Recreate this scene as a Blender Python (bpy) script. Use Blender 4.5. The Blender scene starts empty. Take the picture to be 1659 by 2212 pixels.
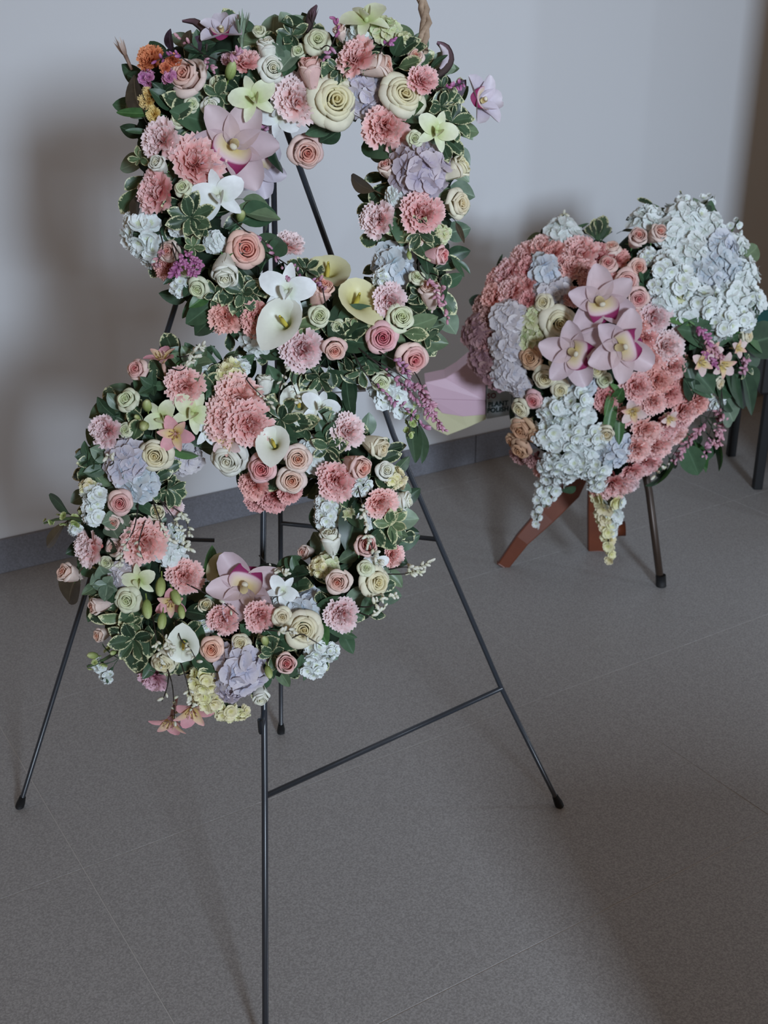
import bpy, math, random
from mathutils import Vector, Matrix
from math import sin, cos, pi, radians as rad, sqrt, exp, atan2

# ------------------------------------------------------------------ camera
W, H, F = 1659.0, 2212.0, 2500.0
CAM_H, PITCH = 1.45, rad(23.0)
scene = bpy.context.scene
COL = scene.collection
cam_data = bpy.data.cameras.new('camera')
cam_data.sensor_fit = 'VERTICAL'; cam_data.sensor_height = 24.0
cam_data.lens = 24.0 * F / H
cam_data.clip_start = 0.05
cam_data.dof.use_dof = True; cam_data.dof.focus_distance = 1.62; cam_data.dof.aperture_fstop = 7.0
cam = bpy.data.objects.new('camera', cam_data); COL.objects.link(cam)
cam.location = (0, 0, CAM_H); cam.rotation_euler = (pi/2 - PITCH, 0, 0)
scene.camera = cam

# ------------------------------------------------------------------ world, lights, exposure
def srgb(r, g, b):
    f = lambda c: (c/255/12.92) if c/255 <= .04045 else ((c/255+.055)/1.055)**2.4
    return (f(r), f(g), f(b), 1.0)
world = bpy.data.worlds.new('room_ambient'); scene.world = world
world.use_nodes = True
bg = world.node_tree.nodes['Background']
bg.inputs[0].default_value = (1.0, 0.66, 0.40, 1); bg.inputs[1].default_value = 0.16
def area(name, loc, target, sx, sy, power, color, spread=pi):
    l = bpy.data.lights.new(name, 'AREA'); l.shape = 'RECTANGLE'; l.size = sx; l.size_y = sy
    l.energy = power; l.color = color; l.spread = spread
    o = bpy.data.objects.new(name, l); COL.objects.link(o)
    o.location = loc; d = Vector(target) - Vector(loc)
    o.rotation_euler = d.to_track_quat('-Z', 'Y').to_euler()
    return o
COOL = (0.70, 0.83, 1.0)
area('glass_door_daylight', (1.54, -2.6, 1.98), (0.95, 4.1, 1.1), 0.55, 0.7, 70, COOL, rad(94))
area('window_daylight', (3.7, -1.9, 1.55), (0.0, 2.2, 0.5), 0.2, 0.35, 14, COOL)
area('side_window_daylight', (2.9, 1.98, 0.85), (0.0, 2.0, 0.2), 0.14, 0.25, 8, COOL)
vs = scene.view_settings
vs.view_transform = 'Standard'; vs.look = 'None'; vs.exposure = 0.0; vs.gamma = 1.0
vs.use_curve_mapping = False

RIGHT = Vector((1, 0, 0)); FWD = Vector((0, cos(PITCH), -sin(PITCH))); UP = Vector((0, sin(PITCH), cos(PITCH)))
CAM = Vector((0, 0, CAM_H))
def ray(x, y): return FWD + RIGHT*((x - W/2)/F) + UP*((H/2 - y)/F)
def at_depth(x, y, d): return CAM + ray(x, y)*d
def at_Y(x, y, Y): r = ray(x, y); return CAM + r*(Y/r.y)
def on_floor(x, y): r = ray(x, y); return CAM + r*(-CAM_H/r.z)
def on_plane(x, y, O, N): r = ray(x, y); return CAM + r*((O - CAM).dot(N)/r.dot(N))
def depth(P): return (P - CAM).dot(FWD)
def lerp(a, b, t): return a + (b - a)*t
RNG = random.Random(8)

# ------------------------------------------------------------------ mesh helpers
class MB:
    def __init__(s): s.v = []; s.f = []; s.t = []; s.e = []; s.lc = []; s.rnd = []
    def vert(s, p, t=0.0, e=0.0):
        s.v.append((p[0], p[1], p[2])); s.t.append(t); s.e.append(e); return len(s.v) - 1
    def patch(s, nu, nv, fn, tf, ef=None):
        b = len(s.v)
        for j in range(nv + 1):
            for i in range(nu + 1):
                u = -1 + 2*i/nu; v = j/nv
                s.vert(fn(u, v), tf(u, v), ef(u, v) if ef else 0.0)
        for j in range(nv):
            for i in range(nu):
                a = b + j*(nu + 1) + i
                s.f.append((a, a + 1, a + nu + 2, a + nu + 1))
    def tube(s, pts, rads, n=6, t=0.0, cap=True):
        rings = []; pts = [Vector(p) for p in pts]
        up = Vector((0, 0, 1))
        for i, p in enumerate(pts):
            d = (pts[min(i+1, len(pts)-1)] - pts[max(i-1, 0)]).normalized()
            a = d.cross(up)
            if a.length < .05: a = d.cross(Vector((1, 0, 0)))
            a.normalize(); c = a.cross(d).normalized()
            r = rads[i] if hasattr(rads, '__len__') else rads
            rings.append([s.vert(p + a*r*cos(2*pi*k/n) + c*r*sin(2*pi*k/n), t) for k in range(n)])
        for i in range(len(rings) - 1):
            for k in range(n):
                s.f.append((rings[i][k], rings[i][(k+1) % n], rings[i+1][(k+1) % n], rings[i+1][k]))
        if cap:
            s.f.append(tuple(rings[0])); s.f.append(tuple(reversed(rings[-1])))
    def ball(s, c, rx, ry, rz, n=8, m=5, t=0.0, M=None):
        c = Vector(c); rows = []
        for j in range(m + 1):
            ph = -pi/2 + pi*j/m
            row = []
            for k in range(n):
                th = 2*pi*k/n
                p = Vector((rx*cos(ph)*cos(th), ry*cos(ph)*sin(th), rz*sin(ph)))
                if M is not None: p = M @ p
                row.append(s.vert(c + p, t if not callable(t) else t(j/m)))
            rows.append(row)
        for j in range(m):
            for k in range(n):
                s.f.append((rows[j][k], rows[j][(k+1) % n], rows[j+1][(k+1) % n], rows[j+1][k]))
    def box(s, M, sx, sy, sz):
        b = len(s.v)
        for x in (-1, 1):
            for y in (-1, 1):
                for z in (-1, 1): s.vert(M @ Vector((x*sx/2, y*sy/2, z*sz/2)))
        for q in ((0,1,3,2), (4,6,7,5), (0,4,5,1), (2,3,7,6), (0,2,6,4), (1,5,7,3)):
            s.f.append(tuple(b + i for i in q))
    def mesh(s, name, smooth=True):
        m = bpy.data.meshes.new(name); m.from_pydata(s.v, [], s.f)
        a = m.attributes.new('t', 'FLOAT', 'POINT'); a.data.foreach_set('value', s.t)
        a = m.attributes.new('e', 'FLOAT', 'POINT'); a.data.foreach_set('value', s.e)
        a = m.attributes.new('lc', 'FLOAT_VECTOR', 'POINT'); a.data.foreach_set('vector', [c for p in (s.lc or s.v) for c in p])
        if s.rnd: a = m.attributes.new('rnd', 'FLOAT', 'POINT'); a.data.foreach_set('value', s.rnd)
        if smooth: m.polygons.foreach_set('use_smooth', [True]*len(m.polygons))
        m.materials.append(None); m.update()
        return m

def add(name, mesh, mat, parent=None, M=None):
    o = bpy.data.objects.new(name, mesh); COL.objects.link(o)
    if mat is not None and len(o.material_slots):
        o.material_slots[0].link = 'OBJECT'; o.material_slots[0].material = mat
    if parent is not None: o.parent = parent
    if M is not None: o.matrix_basis = M
    return o
def empty(name, loc, label, cat, group=None):
    o = bpy.data.objects.new(name, None); COL.objects.link(o); o.location = loc
    o.empty_display_size = .05
    o['label'] = label; o['category'] = cat
    if group: o['group'] = group
    return o
def bevel(o, w, seg=2):
    m = o.modifiers.new('bevel', 'BEVEL'); m.width = w; m.segments = seg; m.limit_method = 'ANGLE'; return o

# ------------------------------------------------------------------ materials
def base_mat(name):
    m = bpy.data.materials.new(name); m.use_nodes = True
    nt = m.node_tree; p = nt.nodes['Principled BSDF']
    return m, nt, p
def plain(name, col, rough=.5, metal=0.0, noise=.12, scale=20.0, bump=0.0, spec=.5):
    m, nt, p = base_mat(name)
    tc = nt.nodes.new('ShaderNodeTexCoord'); n = nt.nodes.new('ShaderNodeTexNoise')
    n.inputs['Scale'].default_value = scale; n.inputs['Detail'].default_value = 4
    nt.links.new(tc.outputs['Object'], n.inputs['Vector'])
    mr = nt.nodes.new('ShaderNodeMapRange')
    mr.inputs[3].default_value = 1 - noise; mr.inputs[4].default_value = 1 + noise
    nt.links.new(n.outputs['Fac'], mr.inputs[0])
    mx = nt.nodes.new('ShaderNodeMix'); mx.data_type = 'RGBA'; mx.blend_type = 'MULTIPLY'; mx.inputs[0].default_value = 1
    mx.inputs[6].default_value = col
    nt.links.new(mr.outputs[0], mx.inputs[7]); nt.links.new(mx.outputs[2], p.inputs['Base Color'])
    p.inputs['Roughness'].default_value = rough; p.inputs['Metallic'].default_value = metal
    p.inputs['Specular IOR Level'].default_value = spec
    if bump:
        b = nt.nodes.new('ShaderNodeBump'); b.inputs['Strength'].default_value = bump; b.inputs['Distance'].default_value = .002
        nt.links.new(n.outputs['Fac'], b.inputs['Height']); nt.links.new(b.outputs[0], p.inputs['Normal'])
    return m

def petal_mat(name, stops, vary=.06, trans=.22, rough=.6, hue=.012, mottle=.07):
    """colour runs along each petal (attribute t), every flower a little different"""
    m, nt, p = base_mat(name)
    at = nt.nodes.new('ShaderNodeAttribute'); at.attribute_name = 't'
    rp = nt.nodes.new('ShaderNodeValToRGB'); cr = rp.color_ramp
    while len(cr.elements) < len(stops): cr.elements.new(.5)
    for el, (pos, c) in zip(cr.elements, stops): el.position = pos; el.color = c
    nt.links.new(at.outputs['Fac'], rp.inputs[0])
    oi = nt.nodes.new('ShaderNodeObjectInfo')
    tc = nt.nodes.new('ShaderNodeTexCoord'); n = nt.nodes.new('ShaderNodeTexNoise')
    n.inputs['Scale'].default_value = 3.5; n.inputs['Detail'].default_value = 5
    nt.links.new(tc.outputs['Object'], n.inputs['Vector'])
    hs = nt.nodes.new('ShaderNodeHueSaturation')
    mh = nt.nodes.new('ShaderNodeMapRange'); mh.inputs[3].default_value = .5 - hue; mh.inputs[4].default_value = .5 + hue
    nt.links.new(oi.outputs['Random'], mh.inputs[0]); nt.links.new(mh.outputs[0], hs.inputs['Hue'])
    a1 = nt.nodes.new('ShaderNodeMapRange'); a1.inputs[3].default_value = 1 - vary; a1.inputs[4].default_value = 1 + vary*.5
    nt.links.new(oi.outputs['Random'], a1.inputs[0])
    a2 = nt.nodes.new('ShaderNodeMapRange'); a2.inputs[1].default_value = .3; a2.inputs[2].default_value = .7
    a2.inputs[3].default_value = 1 - mottle; a2.inputs[4].default_value = 1 + mottle
    nt.links.new(n.outputs['Fac'], a2.inputs[0])
    mu = nt.nodes.new('ShaderNodeMath'); mu.operation = 'MULTIPLY'
    nt.links.new(a1.outputs[0], mu.inputs[0]); nt.links.new(a2.outputs[0], mu.inputs[1])
    nt.links.new(mu.outputs[0], hs.inputs['Value']); nt.links.new(rp.outputs[0], hs.inputs['Color'])
    nt.links.new(hs.outputs[0], p.inputs['Base Color'])
    p.inputs['Roughness'].default_value = rough; p.inputs['Specular IOR Level'].default_value = .3
    tr = nt.nodes.new('ShaderNodeBsdfTranslucent'); nt.links.new(hs.outputs[0], tr.inputs[0])
    mx = nt.nodes.new('ShaderNodeMixShader'); mx.inputs[0].default_value = trans
    nt.links.new(p.outputs[0], mx.inputs[1]); nt.links.new(tr.outputs[0], mx.inputs[2])
    nt.links.new(mx.outputs[0], nt.nodes['Material Output'].inputs[0])
    return m

def leaf_mat(name, dark, mid, edge=None, edge_w=.3, rough=.42, rib=None):
    m, nt, p = base_mat(name)
    tc = nt.nodes.new('ShaderNodeAttribute'); tc.attribute_name = 'lc'; n = nt.nodes.new('ShaderNodeTexNoise')
    n.inputs['Scale'].default_value = 4.0; n.inputs['Detail'].default_value = 4
    nt.links.new(tc.outputs['Vector'], n.inputs['Vector'])
    oi = nt.nodes.new('ShaderNodeObjectInfo')
    ad = nt.nodes.new('ShaderNodeMath'); ad.operation = 'ADD'
    sc = nt.nodes.new('ShaderNodeMath'); sc.operation = 'MULTIPLY_ADD'; sc.inputs[1].default_value = .9; sc.inputs[2].default_value = -.45
    ra = nt.nodes.new('ShaderNodeAttribute'); ra.attribute_name = 'rnd'
    ad0 = nt.nodes.new('ShaderNodeMath'); ad0.operation = 'ADD'; fr0 = nt.nodes.new('ShaderNodeMath'); fr0.operation = 'FRACT'
    nt.links.new(oi.outputs['Random'], ad0.inputs[0]); nt.links.new(ra.outputs['Fac'], ad0.inputs[1]); nt.links.new(ad0.outputs[0], fr0.inputs[0])
    nt.links.new(fr0.outputs[0], sc.inputs[0])
    nt.links.new(n.outputs['Fac'], ad.inputs[0]); nt.links.new(sc.outputs[0], ad.inputs[1])
    mx = nt.nodes.new('ShaderNodeMix'); mx.data_type = 'RGBA'; mx.inputs[6].default_value = dark; mx.inputs[7].default_value = mid
    nt.links.new(ad.outputs[0], mx.inputs[0]); out = mx.outputs[2]
    # midrib
    at2 = nt.nodes.new('ShaderNodeAttribute'); at2.attribute_name = 't'
    lr = nt.nodes.new('ShaderNodeMapRange'); lr.inputs[1].default_value = 0; lr.inputs[2].default_value = .09
    lr.inputs[3].default_value = .55; lr.inputs[4].default_value = 0
    nt.links.new(at2.outputs['Fac'], lr.inputs[0])
    m3 = nt.nodes.new('ShaderNodeMix'); m3.data_type = 'RGBA'
    m3.inputs[7].default_value = rib or tuple(min(1, c*1.5 + .03) for c in mid[:3]) + (1,)
    nt.links.new(lr.outputs[0], m3.inputs[0]); nt.links.new(out, m3.inputs[6]); out = m3.outputs[2]
    if edge:
        at = nt.nodes.new('ShaderNodeAttribute'); at.attribute_name = 'e'
        n2 = nt.nodes.new('ShaderNodeTexNoise'); n2.inputs['Scale'].default_value = 9; n2.inputs['Detail'].default_value = 3
        nt.links.new(tc.outputs['Vector'], n2.inputs['Vector'])
        s2 = nt.nodes.new('ShaderNodeMath'); s2.operation = 'MULTIPLY_ADD'; s2.inputs[1].default_value = 1.1; s2.inputs[2].default_value = -.52
        nt.links.new(n2.outputs['Fac'], s2.inputs[0]); n2.inputs['Roughness'].default_value = .7
        a2 = nt.nodes.new('ShaderNodeMath'); a2.operation = 'ADD'
        nt.links.new(at.outputs['Fac'], a2.inputs[0]); nt.links.new(s2.outputs[0], a2.inputs[1])
        st = nt.nodes.new('ShaderNodeMapRange'); st.inputs[1].default_value = edge_w - .05; st.inputs[2].default_value = edge_w + .05
        st.inputs[3].default_value = 1; st.inputs[4].default_value = 0
        nt.links.new(a2.outputs[0], st.inputs[0])
        m2 = nt.nodes.new('ShaderNodeMix'); m2.data_type = 'RGBA'; m2.inputs[7].default_value = edge
        nt.links.new(st.outputs[0], m2.inputs[0]); nt.links.new(out, m2.inputs[6]); out = m2.outputs[2]
    nt.links.new(out, p.inputs['Base Color'])
    p.inputs['Roughness'].default_value = rough; p.inputs['Specular IOR Level'].default_value = .45
    tr = nt.nodes.new('ShaderNodeBsdfTranslucent'); nt.links.new(out, tr.inputs[0])
    mxs = nt.nodes.new('ShaderNodeMixShader'); mxs.inputs[0].default_value = .12
    nt.links.new(p.outputs[0], mxs.inputs[1]); nt.links.new(tr.outputs[0], mxs.inputs[2])
    nt.links.new(mxs.outputs[0], nt.nodes['Material Output'].inputs[0])
    return m

S = srgb
MAT = {
 'rose_white':  petal_mat('rose_white', [(0, S(222,216,182)), (.35, S(230,228,208)), (1, S(236,236,226))]),
 'rose_cream':  petal_mat('rose_cream', [(0, S(216,196,140)), (.35, S(229,217,178)), (1, S(234,229,206))]),
 'rose_pink':   petal_mat('rose_pink', [(0, S(196,92,88)), (.3, S(226,160,148)), (.7, S(234,194,184)), (1, S(236,208,198))]),
 'rose_deep':   petal_mat('rose_deep', [(0, S(186,70,84)), (.3, S(220,132,138)), (.7, S(232,178,178)), (1, S(236,200,198))]),
 'rose_blush':  petal_mat('rose_blush', [(0, S(206,120,98)), (.3, S(228,178,158)), (.7, S(233,206,192)), (1, S(236,219,208))]),
 'rose_peach':  petal_mat('rose_peach', [(0, S(214,118,98)), (.3, S(233,166,144)), (.7, S(238,192,174)), (1, S(240,206,192))]),
 'rose_spray':  petal_mat('rose_spray', [(0, S(196,204,146)), (.35, S(216,220,178)), (1, S(226,228,202))]),
 'rose_tan':    petal_mat('rose_tan', [(0, S(184,130,88)), (.4, S(206,160,124)), (1, S(216,180,150))]),
 'carn_pink':   petal_mat('carn_pink', [(0, S(198,100,96)), (.5, S(232,160,154)), (.82, S(238,184,178)), (1, S(241,208,204))], hue=.01),
 'carn_pale':   petal_mat('carn_pale', [(0, S(210,116,112)), (.45, S(236,176,170)), (.75, S(238,202,200)), (1, S(241,224,223))], hue=.01),
 'carn_coral':  petal_mat('carn_coral', [(0, S(188,86,80)), (.55, S(226,146,138)), (1, S(238,188,180))], hue=.01),
 'carn_dusty':  petal_mat('carn_dusty', [(0, S(140,84,78)), (.6, S(184,132,126)), (1, S(200,158,152))], hue=.01),  # browner pink, with the shade of the heart's left side put in
 'carn_mauve':  petal_mat('carn_mauve', [(0, S(190,110,130)), (.6, S(222,168,180)), (1, S(232,196,204))], hue=.01),
 'carn_orange': petal_mat('carn_orange', [(0, S(176,84,40)), (.6, S(222,128,80)), (1, S(230,156,112))], hue=.01),
 'bloom_yellow': petal_mat('bloom_yellow', [(0, S(196,140,52)), (.6, S(226,190,110)), (1, S(234,210,150))], hue=.01),
 'hyd_lavender': petal_mat('hyd_lavender', [(0, S(168,172,190)), (.4, S(196,190,202)), (1, S(212,204,208))], hue=.05, vary=.1),
 'hyd_blue':    petal_mat('hyd_blue', [(0, S(170,184,196)), (.4, S(202,208,214)), (1, S(215,219,222))], hue=.04, vary=.1),
 'hyd_mauve':   petal_mat('hyd_mauve', [(0, S(156,148,168)), (.4, S(184,172,184)), (1, S(206,193,199))], hue=.05, vary=.12),
 'hyd_white':   petal_mat('hyd_white', [(0, S(196,204,190)), (.4, S(222,228,224)), (1, S(232,236,234))], hue=.02),
 'hyd_green':   petal_mat('hyd_green', [(0, S(170,182,120)), (.4, S(204,210,160)), (1, S(222,222,188))], hue=.03),
 'hyd_lilac':   petal_mat('hyd_lilac', [(0, S(184,182,192)), (.4, S(208,201,204)), (1, S(220,213,213))], hue=.04, vary=.12),
 'hyd_dusty':   petal_mat('hyd_dusty', [(0, S(128,92,98)), (.4, S(160,122,124)), (1, S(178,140,140))], hue=.03, vary=.14),  # mauve darkened to carry the shade on the heart's left edge
 'stock_white': petal_mat('stock_white', [(0, S(206,212,180)), (.4, S(226,232,228)), (1, S(234,238,236))], hue=.01),
 'stock_cream': petal_mat('stock_cream', [(0, S(206,200,130)), (.4, S(230,222,172)), (1, S(236,230,196))], hue=.02),
 'orchid_pink': petal_mat('orchid_pink', [(0, S(208,182,178)), (.4, S(216,194,196)), (1, S(222,204,209))], hue=.015, rough=.45, mottle=.05),
 'orchid_mauve': petal_mat('orchid_mauve', [(0, S(192,180,192)), (.5, S(206,196,206)), (1, S(218,210,216))], hue=.015, rough=.45),
 'orchid_lip':  petal_mat('orchid_lip', [(0, S(226,206,110)), (.38, S(232,214,190)), (.58, S(226,196,204)), (.66, S(150,52,100)), (1, S(136,38,88))], hue=.005, mottle=.03),
 'orchid_column': petal_mat('orchid_column', [(0, S(214,190,120)), (1, S(232,224,200))], hue=.005),
 'dend_white':  petal_mat('dend_white', [(0, S(214,220,180)), (.35, S(232,236,232)), (1, S(238,240,240))], hue=.01, rough=.45),
 'dend_green':  petal_mat('dend_green', [(0, S(180,196,110)), (.4, S(216,222,178)), (1, S(230,232,208))], hue=.01, rough=.45),
 'alstro_pink': petal_mat('alstro_pink', [(0, S(214,186,150)), (.3, S(220,170,170)), (1, S(226,160,170))], hue=.015),
 'alstro_pale': petal_mat('alstro_pale', [(0, S(206,196,140)), (.4, S(222,204,190)), (1, S(230,200,202))], hue=.015),
 'alstro_throat': petal_mat('alstro_throat', [(0, S(170,120,60)), (.35, S(226,204,130)), (.62, S(226,196,160)), (1, S(226,164,172))], hue=.01),
 'calla_white': petal_mat('calla_white', [(0, S(196,206,140)), (.4, S(226,230,206)), (1, S(236,238,226))], hue=.005, rough=.4, mottle=.03),
 'calla_yellow': petal_mat('calla_yellow', [(0, S(190,186,96)), (.5, S(222,214,142)), (1, S(234,230,186))], hue=.005, rough=.4, mottle=.03),
 'spadix':      petal_mat('spadix', [(0, S(200,180,70)), (1, S(216,196,96))]),
 'bud_green':   petal_mat('bud_green', [(0, S(122,142,70)), (.6, S(172,186,116)), (1, S(206,212,160))]),
 'bead_pink':   petal_mat('bead_pink', [(0, S(130,70,96)), (.5, S(196,138,166)), (1, S(222,188,204))], hue=.02),
 'bead_magenta': petal_mat('bead_magenta', [(0, S(112,52,92)), (.5, S(176,102,150)), (1, S(212,156,190))], hue=.02),
 'bead_white':  petal_mat('bead_white', [(0, S(190,186,140)), (.5, S(228,226,206)), (1, S(238,236,226))], hue=.01),
 'bead_rose':   petal_mat('bead_rose', [(0, S(140,80,100)), (.5, S(204,150,164)), (1, S(226,190,198))], hue=.02),
 'dry_tip':     petal_mat('dry_tip', [(0, S(150,120,96)), (.5, S(196,176,160)), (1, S(220,208,196))]),
 'dry_dark':    petal_mat('dry_dark', [(0, S(60,52,46)), (.5, S(88,70,72)), (1, S(120,92,104))]),
 'variegated':  leaf_mat('variegated_leaf', S(38,56,40), S(74,98,70), S(206,206,164), .17),
 'variegated_pale': leaf_mat('variegated_pale_leaf', S(70,92,62), S(118,138,98), S(214,212,168), .22),
 'salal':       leaf_mat('dark_leaf', S(34,54,38), S(72,100,72)),
 'olive':       leaf_mat('olive_leaf', S(66,84,62), S(112,132,98)),
 'grey_green':  leaf_mat('grey_green_leaf', S(84,104,86), S(134,152,128)),
 'bright':      leaf_mat('bright_leaf', S(52,88,46), S(96,134,80)),
 'brown':       leaf_mat('brown_leaf', S(58,50,40), S(98,86,66)),
 'plum':        leaf_mat('plum_leaf', S(54,40,50), S(106,84,104)),
 'stem':        plain('stem_green', S(74,92,56), .6),
 'twig':        plain('dark_twig', S(46,40,34), .7),
 'foam':        plain('wet_floral_foam', S(34,46,34), .95, noise=.35, scale=60, bump=.6, spec=.1),
 'tray':        plain('white_plastic_tray', S(206,206,206), .4, noise=.02),
 'dry_stalk':   plain('dried_stalk', S(172,150,128), .8, noise=.25, scale=120, bump=.6),
 'iron':        plain('black_painted_iron', S(44,48,54), .30, .0, noise=.15, scale=80),
 'rubber':      plain('black_rubber', S(20,20,21), .7),
 'mahogany':    plain('reddish_brown_wood', S(100,46,20), .45, noise=.3, scale=14),
 'brown_metal': plain('dark_bronze_metal', S(62,50,42), .4, .4),
 'card_pink':   plain('pink_paper', S(212,178,192), .45, noise=.03),
 'card_cream':  plain('cream_paper', S(206,202,164), .5, noise=.03),
 'card_white':  plain('white_paper', S(190,198,200), .5, noise=.03),
 'ink_green':   plain('dark_green_ink', S(24,56,58), .6, noise=.02),
 'ink_red':     plain('dark_red_ink', S(110,50,52), .6, noise=.02),
 'teal':        plain('teal_fabric', S(10,104,104), .8, noise=.1, scale=200, bump=.3),
 'black_pad':   plain('black_vinyl', S(22,20,20), .5),
}

# ------------------------------------------------------------------ the room
wall_a = on_floor(0, 1236); wall_b = on_floor(1120, 975)
WD = (wall_b - wall_a); WD.z = 0; WD.normalize()             # along the wall, to the right
WN = Vector((WD.y, -WD.x, 0))                                # out of the wall, into the room
def wallM(u, v, z): return wall_a + WD*u + WN*v + Vector((0, 0, z))
wall_rot = Matrix((( WD.x, WN.x, 0, 0), (WD.y, WN.y, 0, 0), (0, 0, 1, 0), (0, 0, 0, 1)))
def structure(o): o['kind'] = 'structure'; return o

def wall_paint(name, col):
    m, nt, p = base_mat(name)
    tc = nt.nodes.new('ShaderNodeTexCoord')
    n = nt.nodes.new('ShaderNodeTexNoise'); n.inputs['Scale'].default_value = 180; n.inputs['Detail'].default_value = 3
    nt.links.new(tc.outputs['Object'], n.inputs['Vector'])
    n2 = nt.nodes.new('ShaderNodeTexNoise'); n2.inputs['Scale'].default_value = 1.2; n2.inputs['Detail'].default_value = 3
    nt.links.new(tc.outputs['Object'], n2.inputs['Vector'])
    mr = nt.nodes.new('ShaderNodeMapRange'); mr.inputs[3].default_value = .97; mr.inputs[4].default_value = 1.03
    nt.links.new(n2.outputs['Fac'], mr.inputs[0])
    mx = nt.nodes.new('ShaderNodeMix'); mx.data_type = 'RGBA'; mx.blend_type = 'MULTIPLY'; mx.inputs[0].default_value = 1
    mx.inputs[6].default_value = col; nt.links.new(mr.outputs[0], mx.inputs[7])
    nt.links.new(mx.outputs[2], p.inputs['Base Color'])
    b = nt.nodes.new('ShaderNodeBump'); b.inputs['Strength'].default_value = .15; b.inputs['Distance'].default_value = .001
    nt.links.new(n.outputs['Fac'], b.inputs['Height']); nt.links.new(b.outputs[0], p.inputs['Normal'])
    p.inputs['Roughness'].default_value = .75
    return m
def tile_mat(name, c1, c2, rough):
    m, nt, p = base_mat(name)
    tc = nt.nodes.new('ShaderNodeTexCoord')
    n = nt.nodes.new('ShaderNodeTexNoise'); n.inputs['Scale'].default_value = 260; n.inputs['Detail'].default_value = 2; n.inputs['Roughness'].default_value = .7
    nt.links.new(tc.outputs['Object'], n.inputs['Vector'])
    vo = nt.nodes.new('ShaderNodeTexVoronoi'); vo.inputs['Scale'].default_value = 170
    nt.links.new(tc.outputs['Object'], vo.inputs['Vector'])
    mr = nt.nodes.new('ShaderNodeMapRange'); mr.inputs[1].default_value = .36; mr.inputs[2].default_value = .64
    nt.links.new(n.outputs['Fac'], mr.inputs[0])
    mx = nt.nodes.new('ShaderNodeMix'); mx.data_type = 'RGBA'; mx.inputs[6].default_value = c1; mx.inputs[7].default_value = c2
    nt.links.new(mr.outputs[0], mx.inputs[0])
    sp = nt.nodes.new('ShaderNodeMapRange'); sp.inputs[1].default_value = .10; sp.inputs[2].default_value = .16
    sp.inputs[3].default_value = .5; sp.inputs[4].default_value = 0
    nt.links.new(vo.outputs['Distance'], sp.inputs[0])
    m2 = nt.nodes.new('ShaderNodeMix'); m2.data_type = 'RGBA'; m2.inputs[7].default_value = tuple(min(1, c*1.7) for c in c2[:3]) + (1,)
    nt.links.new(sp.outputs[0], m2.inputs[0]); nt.links.new(mx.outputs[2], m2.inputs[6])
    nt.links.new(m2.outputs[2], p.inputs['Base Color'])
    p.inputs['Roughness'].default_value = rough; p.inputs['Specular IOR Level'].default_value = .5
    b = nt.nodes.new('ShaderNodeBump'); b.inputs['Strength'].default_value = .25; b.inputs['Distance'].default_value = .0006
    nt.links.new(n.outputs['Fac'], b.inputs['Height']); nt.links.new(b.outputs[0], p.inputs['Normal'])
    return m
PAINT = wall_paint('pale_wall_paint', S(214, 216, 218))
FLOOR = tile_mat('grey_speckled_porcelain', S(133, 131, 129), S(163, 161, 159), .5)
SKIRT = tile_mat('grey_skirting_porcelain', S(104, 105, 110), S(124, 125, 132), .45)
GROUT = plain('pale_grout', S(186, 182, 178), .9, noise=.08, scale=40)

# wall behind everything
mb = MB(); mb.box(Matrix.Translation(wallM(2.0, -.06, 1.5)) @ wall_rot, 9.0, .12, 3.0)
structure(add('wall_back', mb.mesh('wall_back', False), PAINT))
# unseen partition added on the right to shade the far end of the wall
mb = MB(); mb.box(Matrix.Translation((2.17, 3.3, 1.5)), 1.6, .12, 3.0)
structure(add('shade_wall_right', mb.mesh('shade_wall_right', False), PAINT))
# low wood-clad wall added out of view to shade the near right floor
mb = MB(); mb.box(Matrix.Translation((1.45, .70, .30)), 1.7, .16, .60)
structure(add('shade_wall_front', mb.mesh('shade_wall_front', False), MAT['mahogany']))
# floor slab and tiles laid parallel to the wall
mb = MB(); mb.box(Matrix.Translation((.6, 2.4, -.0135)), 9.0, 10.0, .025)
floor = structure(add('floor', mb.mesh('floor', False), GROUT))
cross = on_floor(180, 1876)
TL, TW, J = 1.2, .6, .002
mb = MB(); mb.box(Matrix.Identity(4), TL - J, TW - J, .01)
tile_mesh = mb.mesh('tile', False)
cu = (cross - wall_a).dot(WD); cv = (cross - wall_a).dot(WN)
for i in range(-3, 5):
    for j in range(-4, 8):
        c = wallM(cu + (i + .5)*TL, cv - (j + .5)*TW if False else cv + (j - 3.5)*TW, -.005)
        if (c - wall_a).dot(WN) < -.3 or abs(c.x - .6) > 4.3 or c.y < -.6: continue
        bevel(add('tile', tile_mesh, FLOOR, floor, Matrix.Translation(c) @ wall_rot), .0004, 1)
# skirting: a row of tiles along the foot of the wall
SK_H = .102
sk = structure(add('baseboard_back', None, None))
joint = on_plane(1028, 960, wall_a + WN*.012, WN)
ju = (joint - wall_a).dot(WD)
mb = MB(); mb.box(Matrix.Identity(4), .6 - .003, .012, SK_H)
sk_mesh = mb.mesh('skirting_tile', False)
for i in range(-4, 8):
    bevel(add('tile', sk_mesh, SKIRT, sk, Matrix.Translation(wallM(ju + (i + .5)*.6, .0065, SK_H/2)) @ wall_rot), .0015, 1)

sr = structure(add('shade_wall_baseboard', None, None))  # skirting on the added partition, out of view
mb = MB(); mb.box(Matrix.Identity(4), .397, .012, SK_H); m_ = mb.mesh('skirting_tile', False)
for i in range(4):
    bevel(add('tile', m_, SKIRT, sr, Matrix.Translation((1.57 + i*.4, 3.2335, SK_H/2))), .0015, 1)

# ------------------------------------------------------------------ flower building blocks (unit size, facing +Z)
def rnd(a, b, r=RNG): return r.uniform(a, b)

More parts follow.
